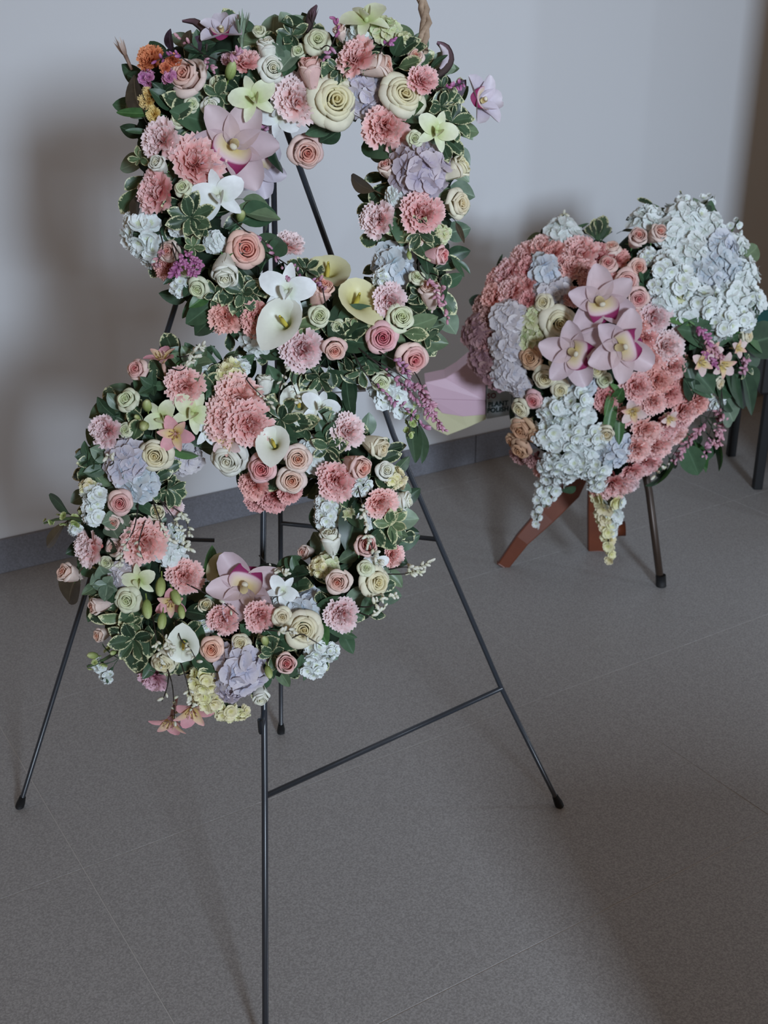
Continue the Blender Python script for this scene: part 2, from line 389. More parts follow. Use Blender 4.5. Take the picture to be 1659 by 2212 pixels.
def rose_petal(mb, ang, r0, rt, z0, zt, hw, curl=0.0, f=1.0, nu=6, nv=7, pinch=0.0, spiral=.06, seed=0, f1=None, bulge=0.0):
    """a petal standing round the axis whose rim rolls outwards and down"""
    r = random.Random(seed); ph = r.uniform(0, 6); wob = r.uniform(.008, .03)
    if f1 is None: f1 = f
    def fn(u, v):
        th = ang + u*hw*(.6 + .4*min(1, v*2))
        k = max(0, v - .5)/.5; q = min(1, v/.5)
        side = abs(u)**2.5
        top = zt - (zt - z0)*.16*side + pinch*.05*(1 - abs(u))
        rr = r0 + (rt - r0)*(q**.8); zz = z0 + (top - z0)*sin(q*pi/2)**.9
        rr += bulge*(sin(pi*q*.92)) - bulge*.35*q
        rr += curl*(sin(k*pi*.62))*(1 - .35*side) + pinch*.07*k*max(0, 1 - abs(u)*1.6)
        zz -= curl*.75*(1 - cos(k*pi*.62))
        rr *= 1 + spiral*u
        rr += wob*sin(2.6*u + ph)*v
        return (rr*cos(th), rr*sin(th), zz)
    mb.patch(nu, nv, fn, lambda u, v: min(1, lerp(f, f1, max(0, v - .4)/.6)))

def make_rose(seed, openness):
    """returns main mesh plus the loose outer petals"""
    r = random.Random(seed); o = openness; mb = MB()
    rmax = lerp(.27, .38, o); n = 9
    zc = lerp(.74, .50, o)
    mb.ball((0, 0, zc - .30), .075, .075, .27, 8, 6, 0.0)
    for i in range(n):
        f = i/(n - 1)
        rt = .04 + (rmax - .04)*f
        step = (rmax - .04)/(n - 1)
        rose_petal(mb, i*2.3999 + r.uniform(-.2, .2), rt*.7, rt, -.3, zc - .16*f*f*(.4 + .6*o) + r.uniform(-.02, .02), lerp(1.5, 1.1, f),
                   curl=step*1.35 + .03*f*o, f=.04 + .40*f, f1=.10 + .48*f, seed=r.random(), nu=7, nv=6)
    for ring, (cnt, rr_, zz_) in enumerate(((3, lerp(.31, .43, o), lerp(.72, .42, o)), (4, lerp(.37, .54, o), lerp(.68, .30, o)))):     # half-open petals
        for i in range(cnt):
            rose_petal(mb, i*2*pi/cnt + ring*.7 + r.uniform(-.3, .3), rr_*.6, rr_, -.45, zz_ + r.uniform(-.04, .04), lerp(1.25, .98, ring), curl=lerp(.06, .15, o)*r.uniform(.85, 1.15), f=.46 + .12*ring, f1=.66 + .14*ring, pinch=.8, seed=r.random(), nu=8, nv=7, bulge=lerp(.10, .05, o))
    mb.tube([(0, 0, -1.0), (0, 0, -.42)], [.05, .16], 6, .9)
    main = mb.mesh('rose')
    outs = []
    k = 5
    for i in range(k):
        m2 = MB()
        low = i % 2
        rose_petal(m2, i*2*pi/k*2 + r.uniform(-.22, .22), lerp(.22, .30, o), lerp(.46, .70, o)*r.uniform(.95, 1.06), lerp(-.72, -.55, o), lerp(.56, .16, o) - .10*low + r.uniform(-.10, .06), .92,
                   curl=lerp(.10, .29, o)*r.uniform(.6, 1.3), f=.82, f1=1.0, pinch=1.2, spiral=.03, seed=r.random(), nu=9, nv=9, bulge=lerp(.17, .06, o))
        outs.append(m2.mesh('petal'))
    sep = MB()
    for i in range(5):
        a = i*2*pi/5
        sep.patch(2, 4, lambda u, v: ((.1 + .42*v)*cos(a) - u*.07*(1 - v)*sin(a), (.1 + .42*v)*sin(a) + u*.07*(1 - v)*cos(a), -.58 + .1*v*v - .1*v), lambda u, v: abs(u), lambda u, v: 1)
    return {'name': 'rose', 'main': main, 'subs': [('petal', m, None) for m in outs] + [('sepals', sep.mesh('sepals'), 'bright')]}

def make_carnation(seed, n=34, serr=.05, spread=1.0):
    r = random.Random(seed); mb = MB()
    for i in range(n):
        f = i/(n - 1)
        el = lerp(rad(84), rad(4), f**.85)*spread + r.uniform(-.12, .12)
        a = i*2.39996 + r.uniform(-.3, .3)
        L = lerp(.55, 1.0, f)*r.uniform(.92, 1.06)
        hw = lerp(.34, .42, f)*r.uniform(.85, 1.15)
        ph = r.uniform(0, 6); amp = lerp(.13, .08, f); fq = r.uniform(3.2, 5.0)
        d = Vector((cos(el)*cos(a), cos(el)*sin(a), sin(el)*.85)); s = Vector((-sin(a), cos(a), 0)); nn = d.cross(s)*-1
        off = Vector((cos(a), sin(a), 0))*.06*f + Vector((0, 0, -.28))
        js = [r.uniform(-1, 1) for _ in range(12)]
        def fn(u, v, d=d, s=s, nn=nn, L=L, hw=hw, ph=ph, amp=amp, fq=fq, off=off, js=js):
            i2 = int(round((u + 1)*5))
            ln = L*v*(1 - .14*u*u) + (serr*(1 if i2 % 2 else -1) + .03*js[i2])*(v > .95)
            w = hw*(.12 + .88*v**1.1)
            return off + d*ln + s*(u*w*1.15) + nn*(amp*v*v*sin(fq*u + ph) - .12*v*v)
        mb.patch(10, 4, fn, lambda u, v: v)
    mb.tube([(0, 0, -.95), (0, 0, -.35)], [.12, .2], 6, 0)
    return {'name': 'carnation', 'main': mb.mesh('carnation'), 'subs': []}

def floret_mesh(seed, k=4, r1=1.0, cup=.18, round_=.62, double=False):
    r = random.Random(seed); mb = MB()
    for layer in range(2 if double else 1):
        for i in range(k):
            a = i*2*pi/k + r.uniform(-.12, .12) + layer*pi/k
            L = r1*r.uniform(.88, 1.08)*(1 - .3*layer); c = cup*r.uniform(.4, 1.6) + layer*.3; tw = r.uniform(-.2, .2)
            def fn(u, v, a=a, L=L, c=c, tw=tw):
                w = round_*L*(sin(pi*min(1, v*.80 + .06))**.7)*(1.0 if v < .98 else .86)
                x = L*v; y = u*w
                z = c*v*v*.8 + .10*u*u*L - .05*v + tw*u*v*.5
                return (x*cos(a) - y*sin(a), x*sin(a) + y*cos(a), z)
            mb.patch(4, 4, fn, lambda u, v: v)
    mb.ball((0, 0, .02), .06, .06, .05, 6, 3, 0)
    return mb.mesh('floret')

FLORETS = [floret_mesh(s, 4, 1.0, .07, .60) for s in range(4)]
STOCKF = [floret_mesh(20 + s, 5, 1.0, .22, .60, True) for s in range(4)]

def make_cluster(name, seed, n, florets, fr, depthf=.75, hemi=1.0):
    """dome of florets over a green core"""
    r = random.Random(seed); core = MB()
    core.ball((0, 0, -.25), .62, .62, .55*depthf, 10, 6, .2)
    subs = []
    for i in range(n):
        q = (i + .5)/n
        ph = math.acos(1 - hemi*q); th = i*2.39996 + r.uniform(-.25, .25)
        nrm = Vector((sin(ph)*cos(th), sin(ph)*sin(th), cos(ph)))
        p = Vector((nrm.x*(1 - fr*.55), nrm.y*(1 - fr*.55), nrm.z*depthf - .25)) * r.uniform(.93, 1.05)
        nrm = (nrm + Vector((r.uniform(-.4, .4), r.uniform(-.4, .4), r.uniform(0, .5)))).normalized()
        core.tube([(0, 0, -.5), p*.9], [.03, .02], 4, .2, False)
        M = Matrix.Translation(p) @ nrm.to_track_quat('Z', 'Y').to_matrix().to_4x4() @ Matrix.Rotation(r.uniform(0, 6.3), 4, 'Z') @ Matrix.Scale(fr*r.uniform(.82, 1.15), 4)
        subs.append(('floret', florets[i % len(florets)], None, M))
    return {'name': name, 'main': core.mesh(name), 'subs': subs, 'main_mat': 'olive'}

def tepal(L, w, cup, droop, tip=.6, nu=6, nv=7):
    mb = MB()
    def fn(u, v):
        ww = w*(sin(pi*min(1, .05 + .88*v**(.85)))**tip)*(1 if v < .99 else .5)
        return (u*ww, L*v, cup*u*u*ww - droop*v*v + .08*sin(pi*v))
    mb.patch(nu, nv, fn, lambda u, v: v*.85 + .15*abs(u))
    return mb.mesh('petal')
def RZ(a): return Matrix.Rotation(a, 4, 'Z')
def RX(a): return Matrix.Rotation(a, 4, 'X')

def make_cymbidium():
    sep = tepal(1.0, .35, .75, -.16, .60, 8, 8); pet = tepal(1.0, .31, .65, -.14, .64, 8, 8); lip = MB()
    def fl(u, v):
        w = .36*(.75 + .45*sin(pi*min(1, v*.8 + .1)))
        a = u*1.35
        py = -.02 - .42*v - .10*v*v; pz = .12 + .55*v - .42*v*v
        up = w*(1 - cos(a))*.9*(1 - .25*v)
        k = max(0, v - .7)/.3
        return (w*sin(a)*.95, py + up*.55 + .03*sin(5*u)*k, pz + up*.8 - .06*k*k*(1 - u*u))
    lip.patch(12, 9, fl, lambda u, v: max(v*.98, .46*abs(u) + .34*v))
    col = MB(); col.tube([(0, .05, .02), (0, .06, .20), (0, .02, .36), (0, -.05, .44)], [.11, .10, .10, .06], 8, .3); col.ball((0, -.05, .44), .085, .07, .06, 8, 4, 1)
    subs = [('sepal', sep, None, RX(rad(12))), ('sepal', sep, None, RZ(rad(126)) @ RX(rad(8))), ('sepal', sep, None, RZ(rad(-126)) @ RX(rad(8))),
            ('petal', pet, None, RZ(rad(64)) @ RX(rad(20))), ('petal', pet, None, RZ(rad(-64)) @ RX(rad(20))),
            ('lip', lip.mesh('lip'), 'orchid_lip', Matrix.Identity(4))]
    return {'name': 'cymbidium_orchid', 'main': col.mesh('column'), 'subs': subs, 'main_mat': 'orchid_column'}
def make_dendrobium():
    sep = tepal(.92, .22, .2, .12, .8); pet = tepal(1.0, .40, .15, .08, .55); lip = tepal(.55, .22, 1.6, -.18, .6)
    col = MB(); col.ball((0, -.05, .12), .10, .10, .14, 8, 5, .2); col.tube([(0, 0, -.5), (0, 0, 0)], .06, 5, 0)
    subs = [('sepal', sep, None, RX(rad(6))), ('sepal', sep, None, RZ(rad(140)) @ RX(rad(4))), ('sepal', sep, None, RZ(rad(-140)) @ RX(rad(4))),
            ('petal', pet, None, RZ(rad(72)) @ RX(rad(12))), ('petal', pet, None, RZ(rad(-72)) @ RX(rad(12))),
            ('lip', lip, None, RZ(pi) @ RX(rad(38)))]
    return {'name': 'dendrobium_orchid', 'main': col.mesh('column'), 'subs': subs}
def make_alstro():
    wide = tepal(1.05, .34, .25, .18, .55); thin = tepal(1.0, .22, .3, .10, .7)
    core = MB(); core.tube([(0, 0, -.9), (0, 0, -.25), (0, 0, 0)], [.05, .12, .10], 7, .2)
    for i in range(6):
        a = i*1.05; core.tube([(0, 0, 0), (.12*cos(a), .12*sin(a), .35), (.22*cos(a), .22*sin(a), .55)], .018, 4, .2); core.ball((.22*cos(a), .22*sin(a), .55), .04, .04, .06, 5, 3, .1)
    subs = [('petal', wide, None, RZ(i*2*pi/3) @ RX(rad(38))) for i in range(3)] + \
           [('petal', thin, 'alstro_throat', RZ(pi/3 + i*2*pi/3) @ RX(rad(44))) for i in range(3)]
    return {'name': 'alstroemeria', 'main': core.mesh('alstroemeria'), 'subs': subs}
def make_calla():
    mb = MB()
    def fn(u, v):
        th = u*pi*1.08 - pi/2
        fl = max(0, v - .45)/.55
        front = (1 - abs(u))           # tip side
        R = .10 + .42*v**1.2 + .42*fl**2*(.55 + .75*front)
        z = -.9 + 1.35*v - .42*fl**2*front - .28*fl**2*(abs(u)**4)
        R *= 1 + .05*u
        tip = .28*fl**3*max(0, 1 - abs(u)*3)
        return ((R)*cos(th)*.92, (R + tip)*sin(th), z)
    mb.patch(18, 12, fn, lambda u, v: v)
    sp = MB(); sp.tube([(0, 0, -.5), (0, 0, .05), (0, .02, .32)], [.07, .09, .05], 8, .5); sp.ball((0, .02, .32), .05, .05, .05, 8, 4, .5)
    st = MB()
    return {'name': 'calla_lily', 'main': mb.mesh('spathe'), 'subs': [('spadix', sp.mesh('spadix'), 'spadix', Matrix.Identity(4))]}
def make_bud(seed):
    mb = MB(); mb.ball((0, 0, 0), .5, .5, 1.0, 9, 7, lambda q: q)
    for i in range(3):
        a = i*2.1
        mb.patch(4, 6, lambda u, v, a=a: ((.53*cos(-pi/2 + pi*(.1 + .72*v)))*cos(a + u*.8*(1 - v*.5)), (.53*cos(-pi/2 + pi*(.1 + .72*v)))*sin(a + u*.8*(1 - v*.5)), 1.02*sin(-pi/2 + pi*(.1 + .72*v))), lambda u, v: v*.8)
    mb.tube([(0, 0, -1.6), (.05, 0, -.9)], [.07, .1], 5, 0)
    return {'name': 'flower_bud', 'main': mb.mesh('flower_bud'), 'subs': []}
def make_tuft(name, n, L, seed):
    """upright tuft of narrow pointed bracts"""
    r = random.Random(seed); mb = MB()
    for i in range(n):
        a = i*2.4; e = r.uniform(.05, .45)
        d = Vector((sin(e)*cos(a), sin(e)*sin(a), cos(e))); s = Vector((-sin(a), cos(a), 0))
        o = Vector((cos(a), sin(a), 0))*.10
        ll = L*r.uniform(.75, 1.1)
        mb.patch(2, 5, lambda u, v, d=d, s=s, o=o, ll=ll: o + d*ll*v + s*(u*.11*sin(pi*min(.97, .12 + v*.86))), lambda u, v: v)
    mb.tube([(0, 0, -1.0), (0, 0, .1)], [.1, .16], 6, .1)
    return {'name': name, 'main': mb.mesh(name), 'subs': []}

PROTO = {
 'rose': [make_rose(s, 1.0) for s in (1, 2, 3)],
 'roseh': [make_rose(s, .55) for s in (11, 12)],
 'bud': [make_rose(s, .05) for s in (21, 22)],
 'carn': [make_carnation(s) for s in (1, 2, 3)],
 'carnflat': [make_carnation(7, 30, .05, .8)],
 'hyd': [make_cluster('hydrangea', s, 17, FLORETS, .52) for s in (1, 2)],
 'hydbig': [make_cluster('hydrangea', s, 24, FLORETS, .44) for s in (4, 7)],
 'stock': [make_cluster('stock_flower', s, 11, STOCKF, .48) for s in (5, 6)],
 'small': [make_cluster('small_blossom', 9, 5, STOCKF, .60, .5, .8)],
 'cymb': [make_cymbidium()], 'dend': [make_dendrobium()], 'alst': [make_alstro()],
 'calla': [make_calla()], 'gbud': [make_bud(1)], 'tuft': [make_tuft('dried_tuft', 9, 1.5, 3)],
 'needle': [make_tuft('rosemary_sprig', 16, 1.9, 4)],
}

LEAF_SRC = {}
def joined_leaves(items, root, name='filler_foliage'):
    """hundreds of small hidden leaves as one part; items: (mesh, material key, matrix)"""
    keys = sorted({k for _, k, _ in items}); mb = MB(); mi = []; r = random.Random(2)
    for me, k, M in items:
        src = LEAF_SRC[me.name]; b = len(mb.v); o = (r.uniform(0, 50), r.uniform(0, 50), r.uniform(0, 50)); q = r.random()
        for p, t, e in zip(src.v, src.t, src.e):
            mb.vert(M @ Vector(p), t, e); mb.lc.append((p[0] + o[0], p[1] + o[1], p[2] + o[2])); mb.rnd.append(q)
        for f in src.f: mb.f.append(tuple(b + v for v in f)); mi.append(keys.index(k))
    me = mb.mesh(name); me.materials.clear()
    for k in keys: me.materials.append(MAT[k])
    me.polygons.foreach_set('material_index', mi)
    o = add(name, me, None, root); o['kind'] = 'stuff'
    return o
def leaf_mesh(kind, seed):
    r = random.Random(seed); mb = MB()
    wid, tip, wav = {'obovate': (.25, 1.35, .03), 'ovate': (.29, .85, .012), 'lance': (.13, 1.0, .01), 'round': (.38, 1.0, .015)}[kind]
    bend = r.uniform(.05, .22); ph = r.uniform(0, 6); side = r.uniform(-.06, .06)
    def wf(v):
        x = v**tip
        return wid*max(.0, sin(pi*x))**.75 + .012
    def fn(u, v):
        w = wf(v)*(1 if kind != 'ovate' else 1)
        return (u*w + side*sin(pi*v), v, .16*abs(u)*w*2 - bend*v*v + wav*sin(9*v + ph + (2 if u > 0 else 0))*abs(u))
    def ef(u, v): return min((1 - abs(u)), (1 - v)*1.6 + .0)*1.0
    mb.patch(6, 9, fn, lambda u, v: abs(u), ef)
    mb.tube([(0, -.35, -.10), (0, -.12, -.01), (0, .04, .004)], .016, 4, .5, False)
    for k in range(12): mb.e[-1 - k] = 1.0
    me = mb.mesh('leaf'); LEAF_SRC[me.name] = mb
    return me
LEAF = {k: [leaf_mesh(k, s) for s in (1, 2, 3)] for k in ('obovate', 'ovate', 'lance', 'round')}
LEAFTYPE = {  # short key -> shape, material
 'v': ('obovate', 'variegated'), 'p': ('obovate', 'variegated_pale'), 's': ('ovate', 'salal'), 'o': ('ovate', 'olive'),
 'g': ('round', 'grey_green'), 'b': ('ovate', 'bright'), 'l': ('lance', 'bright'), 'd': ('lance', 'salal'),
 'n': ('lance', 'brown'), 'N': ('ovate', 'brown'), 'q': ('lance', 'plum'), 'Q': ('ovate', 'plum'), 'G': ('obovate', 'grey_green'), 'V': ('round', 'variegated'),
}

# ------------------------------------------------------------------ a surface carrying flowers
class Arrangement:
    def __init__(s, root, O, lean, yaw=0.0):
        s.root = root; s.inv = Matrix.Translation(root.location).inverted()
        s.X = Vector((cos(yaw), sin(yaw), 0)); h = Vector((-sin(yaw), cos(yaw), 0))
        s.V = Vector((0, 0, cos(lean))) + h*sin(lean); s.N = Vector((0, 0, sin(lean))) - h*cos(lean); s.O = O
        s.rng = random.Random(5); s.placed = []
    def uv(s, P): d = P - s.O; return d.dot(s.X), d.dot(s.V)
    def pos(s, u, v, w): return s.O + s.X*u + s.V*v + s.N*w
    def locate(s, x, y, lift=0.0):
        w = .05
        for _ in range(4):
            P = on_plane(x, y, s.O + s.N*w, s.N); u, v = s.uv(P)
            hh, e, dd = s.height(u, v); w = hh + lift
        P = on_plane(x, y, s.O + s.N*w, s.N)
        n = (s.N*sqrt(max(.12, 1 - min(1, dd)**2*.85)) + (s.X*e[0] + s.V*e[1])*min(1, dd)*.9).normalized()
        return P, n
    def normal(s, f):
        k = sqrt(max(0, 1 - min(.98, f[0]**2 + f[1]**2)))
        return (s.X*f[0] - s.V*f[1] + s.N*k).normalized()
    def put(s, kind, mat, x, y, size, face=None, roll=None, lift=0.0, squash=1.0):
        protos = PROTO[kind]; pr = protos[s.rng.randrange(len(protos))]
        P, n = s.locate(x, y, lift)
        if face is not None: n = s.normal(face)
        s.placed.append((x, y, size))
        sc = size*(.5 if kind == 'gbud' else .535)/F*depth(P)
        if roll is None: R = Matrix.Rotation(s.rng.uniform(0, 6.28), 4, 'Z')
        else: R = None
        if roll is None:
            q = n.to_track_quat('Z', 'Y').to_matrix().to_4x4() @ R
        else:   # roll: 0 puts the flower's +Y up the picture
            yv = (s.V - n*n.dot(s.V))
            if yv.length < .05: yv = s.X.copy()
            yv.normalize(); xv = yv.cross(n)
            q = Matrix((xv, yv, n)).transposed().to_4x4() @ Matrix.Rotation(roll, 4, 'Z')
        M = s.inv @ Matrix.Translation(P) @ q @ Matrix.Diagonal((sc, sc*squash, sc, 1))
        mm = MAT[mat]
        o = add(pr['name'], pr['main'], MAT[pr['main_mat']] if 'main_mat' in pr else mm, s.root, M)
        for sub in pr['subs']:
            add(sub[0], sub[1], MAT[sub[2]] if sub[2] else mm, o, sub[3] if len(sub) > 3 else None)
        return o
    def leaf(s, key, x0, y0, x1, y1, l0=-.012, l1=.012, parent=None, wide=1.0, name='leaf'):
        shape, mat = LEAFTYPE[key]
        P0, n0 = s.locate(x0, y0, l0); P1, n1 = s.locate(x1, y1, l1)
        d = P1 - P0; L = d.length; yv = d.normalized()
        n = n0 + n1 + Vector((s.rng.uniform(-.5, .5), s.rng.uniform(-.5, .5), s.rng.uniform(-.3, .5)))
        n = (n - yv*n.dot(yv)).normalized(); xv = yv.cross(n)
        q = Matrix((xv, yv, n)).transposed().to_4x4()
        M = s.inv @ Matrix.Translation(P0) @ q @ Matrix.Diagonal((L*wide, L, L, 1))
        me = LEAF[shape][s.rng.randrange(3)]
        return add(name, me, MAT[mat], s.root, M)
    def rosette(s, key, x, y, rpx, n=6, lift=0.0, a0=None, spread=2*pi, up=.35, name='foliage_sprig'):
        shape, mat = LEAFTYPE[key]
        P, nn = s.locate(x, y, lift); sc = rpx/F*depth(P)
        st = MB(); st.tube([(0, 0, -.75), (0, 0, .05)], [.03, .025], 5)
        yv = (s.V - nn*nn.dot(s.V)).normalized(); xv = yv.cross(nn)
        q = Matrix((xv, yv, nn)).transposed().to_4x4()
        o = add(name, st.mesh('sprig_stem'), MAT['stem'], s.root, s.inv @ Matrix.Translation(P) @ q @ Matrix.Scale(sc, 4))
        if a0 is None: a0 = s.rng.uniform(0, 6.28)
        for i in range(n):
            f = i/max(1, n - 1)
            a = a0 + (i*2.39996 if spread > 6 else (f - .5)*spread) + s.rng.uniform(-.2, .2)
            e = up*s.rng.uniform(.3, 1.6) + (.5*(1 - f) if spread > 6 else 0)
            M = Matrix.Translation((0, 0, .06*f)) @ RZ(a) @ RX(e) @ Matrix.Rotation(s.rng.uniform(-.35, .35), 4, 'Y') @ Matrix.Scale(s.rng.uniform(.75, 1.05), 4)
            add('leaf', LEAF[shape][s.rng.randrange(3)], MAT[mat], o, M)
        return o
    def spray(s, pts, mat, n, bead=7.4, lift=.042, r=.0011, name='blossom_sprig', spread=9, stem='twig', inner=.55):
        P = []
        for i, (x, y) in enumerate(pts):
            P.append(s.locate(x, y, lift if i else 0.0)[0])
        # smooth the polyline
        Q = []
        for i in range(len(P) - 1):
            a = P[max(0, i-1)]; b = P[i]; c = P[i+1]; d = P[min(len(P)-1, i+2)]
            for k in range(5):
                t = k/5
                Q.append(.5*((2*b) + (c - a)*t + (2*a - 5*b + 4*c - d)*t*t + (3*b - a - 3*c + d)*t*t*t))
        Q.append(P[-1])
        Q = [s.inv @ q for q in Q]
        mb = MB(); mb.tube(Q, [r*(1 - .5*i/len(Q)) for i in range(len(Q))], 5)
        bd = MB(); px = depth(P[-1])/F
        n = int(n*1.35)
        for i in range(n):
            f = 1 - inner*(1 - (i + .5)/n) if n > 1 else 1
            j = min(len(Q) - 2, int(f*(len(Q) - 1))); base = Q[j] + (Q[j+1] - Q[j])*s.rng.random()
            dr = (Q[j+1] - Q[j]).normalized()
            off = (Vector((s.rng.uniform(-1, 1), s.rng.uniform(-1, 1), s.rng.uniform(-1, 1)))).normalized()
            off = (off + dr*.7 + s.N*.3).normalized()
            ln = spread*px*s.rng.uniform(.4, 1.1); c = base + off*ln
            mb.tube([base, c], r*.45, 3, 0, False)
            M = off.to_track_quat('Z', 'Y').to_matrix()
            b = bead*px*s.rng.uniform(.75, 1.2)
            bd.ball(c, b*.5, b*.5, b, 6, 4, lambda q: q, M)
        o = add(name, mb.mesh('sprig_stem'), MAT[stem], s.root)
        add('blossoms', bd.mesh('blossoms'), MAT[mat], o)
        return o
    def spike(s, pts, mat, n, fl=14, lift=.025, w0=16, w1=5, stem='stem', name='stock_stem'):
        P = [s.inv @ s.locate(x, y, lift*(i/max(1, len(pts)-1)))[0] for i, (x, y) in enumerate(pts)]
        px = depth(s.root.location + P[0])/F
        mb = MB(); mb.tube(P, [.003*(1 - .6*i/len(P)) for i in range(len(P))], 6)
        o = add(name, mb.mesh('stock_stem'), MAT[stem], s.root)
        tot = len(P) - 1
        for i in range(n):
            f = (i + .5)/n*tot; j = min(tot - 1, int(f)); b = P[j].lerp(P[j+1], f - j); ff = f/tot
            th = i*2.4; d = (P[j+1] - P[j]).normalized(); a = d.cross(s.N).normalized(); c = a.cross(d)
            out = (a*cos(th) + c*sin(th))
            rr = lerp(w0, w1, ff)*px
            nn = (out + s.N*.6 + d*.2).normalized(); sz = fl*lerp(1.1, .55, ff)*px*s.rng.uniform(.85, 1.15)
            M = Matrix.Translation(b + out*rr) @ nn.to_track_quat('Z', 'Y').to_matrix().to_4x4() @ RZ(s.rng.uniform(0, 6)) @ Matrix.Scale(sz, 4)
            add('floret', STOCKF[i % 4], MAT[mat], o, M)
        return o

def catmull(pts, n, closed=True):
    out = []; m = len(pts)
    for i in range(m):
        a, b, c, d = pts[(i-1) % m], pts[i], pts[(i+1) % m], pts[(i+2) % m]
        for k in range(n):
            t = k/n
            out.append(tuple(.5*((2*b[q]) + (c[q]-a[q])*t + (2*a[q]-5*b[q]+4*c[q]-d[q])*t*t + (3*b[q]-a[q]-3*c[q]+d[q])*t**3) for q in (0, 1)))
    return out

# ------------------------------------------------------------------ figure-eight wreath
wr_O = at_depth(620, 800, 1.68)
wr_root = empty('flower_wreath', at_depth(560, 1560, 1.70), 'tall figure-eight wreath of pink, cream and lavender flowers with variegated leaves on black easel', 'wreath')
class Wreath(Arrangement):
    R = .092
    def setup(s, loops):
        s.lines = []
        for pts in loops:
            uv = [s.uv(on_plane(x, y, s.O, s.N)) for x, y in pts]
            s.lines.append(catmull(uv, 14))
        s.flat = [p for l in s.lines for p in l]
    def height(s, u, v):
        best = min(s.flat, key=lambda p: (p[0]-u)**2 + (p[1]-v)**2)
        dx, dy = u - best[0], v - best[1]; d = sqrt(dx*dx + dy*dy); dd = d/s.R
        h = s.R*sqrt(max(0, 1 - dd*dd)) if dd < 1 else -.02*min(2, dd - 1)
        e = (dx/d, dy/d) if d > 1e-5 else (0, 0)
        return h, e, dd
wr = Wreath(wr_root, wr_O, rad(20))
UPPER = [(395,200),(470,160),(560,160),(660,160),(770,160),(870,180),(915,260),(905,360),(895,470),(893,580),(870,690),(780,725),(660,715),(545,665),(455,590),(405,490),(385,390),(378,290)]
LOWER = [(330,905),(400,850),(490,870),(570,935),(650,955),(740,985),(800,1060),(788,1165),(745,1265),(655,1345),(545,1395),(425,1385),(335,1325),(275,1225),(262,1110),(285,990)]
wr.setup([UPPER, LOWER])

def sweep(line, arr, ru, rv, w0, n=10, jitter=0.0):
    """closed tube along a loop of plane coordinates"""
    mb = MB(); rings = []; m = len(line); r = random.Random(3)
    for i in range(m):
        a = line[i-1]; b = line[(i+1) % m]; c = line[i]
        t = Vector((b[0]-a[0], b[1]-a[1])).normalized(); nx, ny = -t.y, t.x
        ring = []
        for k in range(n):
            th = 2*pi*k/n; j = 1 + r.uniform(-jitter, jitter)
            ring.append(mb.vert(arr.inv @ arr.pos(c[0] + nx*ru*cos(th)*j, c[1] + ny*ru*cos(th)*j, w0 + rv*sin(th)*j)))
        rings.append(ring)
    for i in range(m):
        for k in range(n):
            mb.f.append((rings[i][k], rings[i][(k+1) % n], rings[(i+1) % m][(k+1) % n], rings[(i+1) % m][k]))
    return mb
for line in wr.lines:
    add('foam_ring', sweep(line, wr, .050, .050, .012, 10, .12).mesh('foam_ring'), MAT['foam'], wr_root)
    add('base_tray', sweep(line, wr, .044, .010, -.046, 8).mesh('base_tray'), MAT['tray'], wr_root)
# plastic cross-piece that joins the two rings
a = on_plane(604, 850, wr_O - wr.N*.05, wr.N); b = on_plane(790, 838, wr_O - wr.N*.05, wr.N)
mb = MB(); d = (b - a); q = Matrix((d.normalized(), wr.V, wr.N)).transposed().to_4x4()
mb.box(wr.inv @ Matrix.Translation((a + b)/2) @ q, d.length, .008, .05)
add('cross_piece', mb.mesh('cross_piece', False), MAT['tray'], wr_root)
a = on_plane(590, 700, wr_O - wr.N*.045, wr.N); b = on_plane(590, 930, wr_O - wr.N*.045, wr.N)

# filler foliage tucked between the blooms
fr = random.Random(77); FILL = []
for line in wr.lines:
    m = len(line)
    for i in range(140):
        c = line[int(i*m/140) % m]; ang = fr.uniform(0, 2*pi); rr = fr.uniform(.1, 1.0)*.050
        u0, v0 = c[0] + rr*cos(ang), c[1] + rr*sin(ang)
        h, e, dd = wr.height(u0, v0)
        P = wr.pos(u0, v0, h - .026)
        n = (wr.N + (wr.X*e[0] + wr.V*e[1])*dd).normalized()
        dr = Vector((fr.uniform(-1, 1), fr.uniform(-.6, .6), fr.uniform(-1, 1))) + (wr.X*e[0] + wr.V*e[1])*.7
        yv = (dr - n*n.dot(dr)*.75).normalized(); n = (n - yv*n.dot(yv)).normalized(); xv = yv.cross(n)
        L = fr.uniform(.032, .052)
        key = fr.choice('vvvssdog')
        shape, mat = LEAFTYPE[key]
        FILL.append((LEAF[shape][fr.randrange(3)], mat, wr.inv @ Matrix.Translation(P) @ Matrix((xv, yv, n)).transposed().to_4x4() @ Matrix.Scale(L, 4)))

# collar of leaves round the flanks of each ring
for line in wr.lines:
    m = len(line)
    for i in range(84):
        k = int(i*m/84) % m; c = line[k]; a = line[k-1]; b = line[(k+1) % m]
        t = Vector((b[0]-a[0], b[1]-a[1])).normalized(); sg = 1 if i % 2 else -1
        out = (wr.X*(-t.y) + wr.V*t.x)*sg; along = wr.X*t.x + wr.V*t.y
        P = wr.pos(c[0], c[1], fr.uniform(-.015, .03)) + out*.043
        yv = (out + along*fr.uniform(-.8, .8) + wr.N*fr.uniform(-.2, .5)).normalized()
        n = (out*.6 + wr.N + along*fr.uniform(-.3, .3)); n = (n - yv*n.dot(yv)).normalized(); xv = yv.cross(n)
        shape, mat = LEAFTYPE[fr.choice('vssog')]
        FILL.append((LEAF[shape][fr.randrange(3)], mat, wr.inv @ Matrix.Translation(P) @ Matrix((xv, yv, n)).transposed().to_4x4() @ Matrix.Scale(fr.uniform(.030, .044), 4)))
joined_leaves(FILL, wr_root)

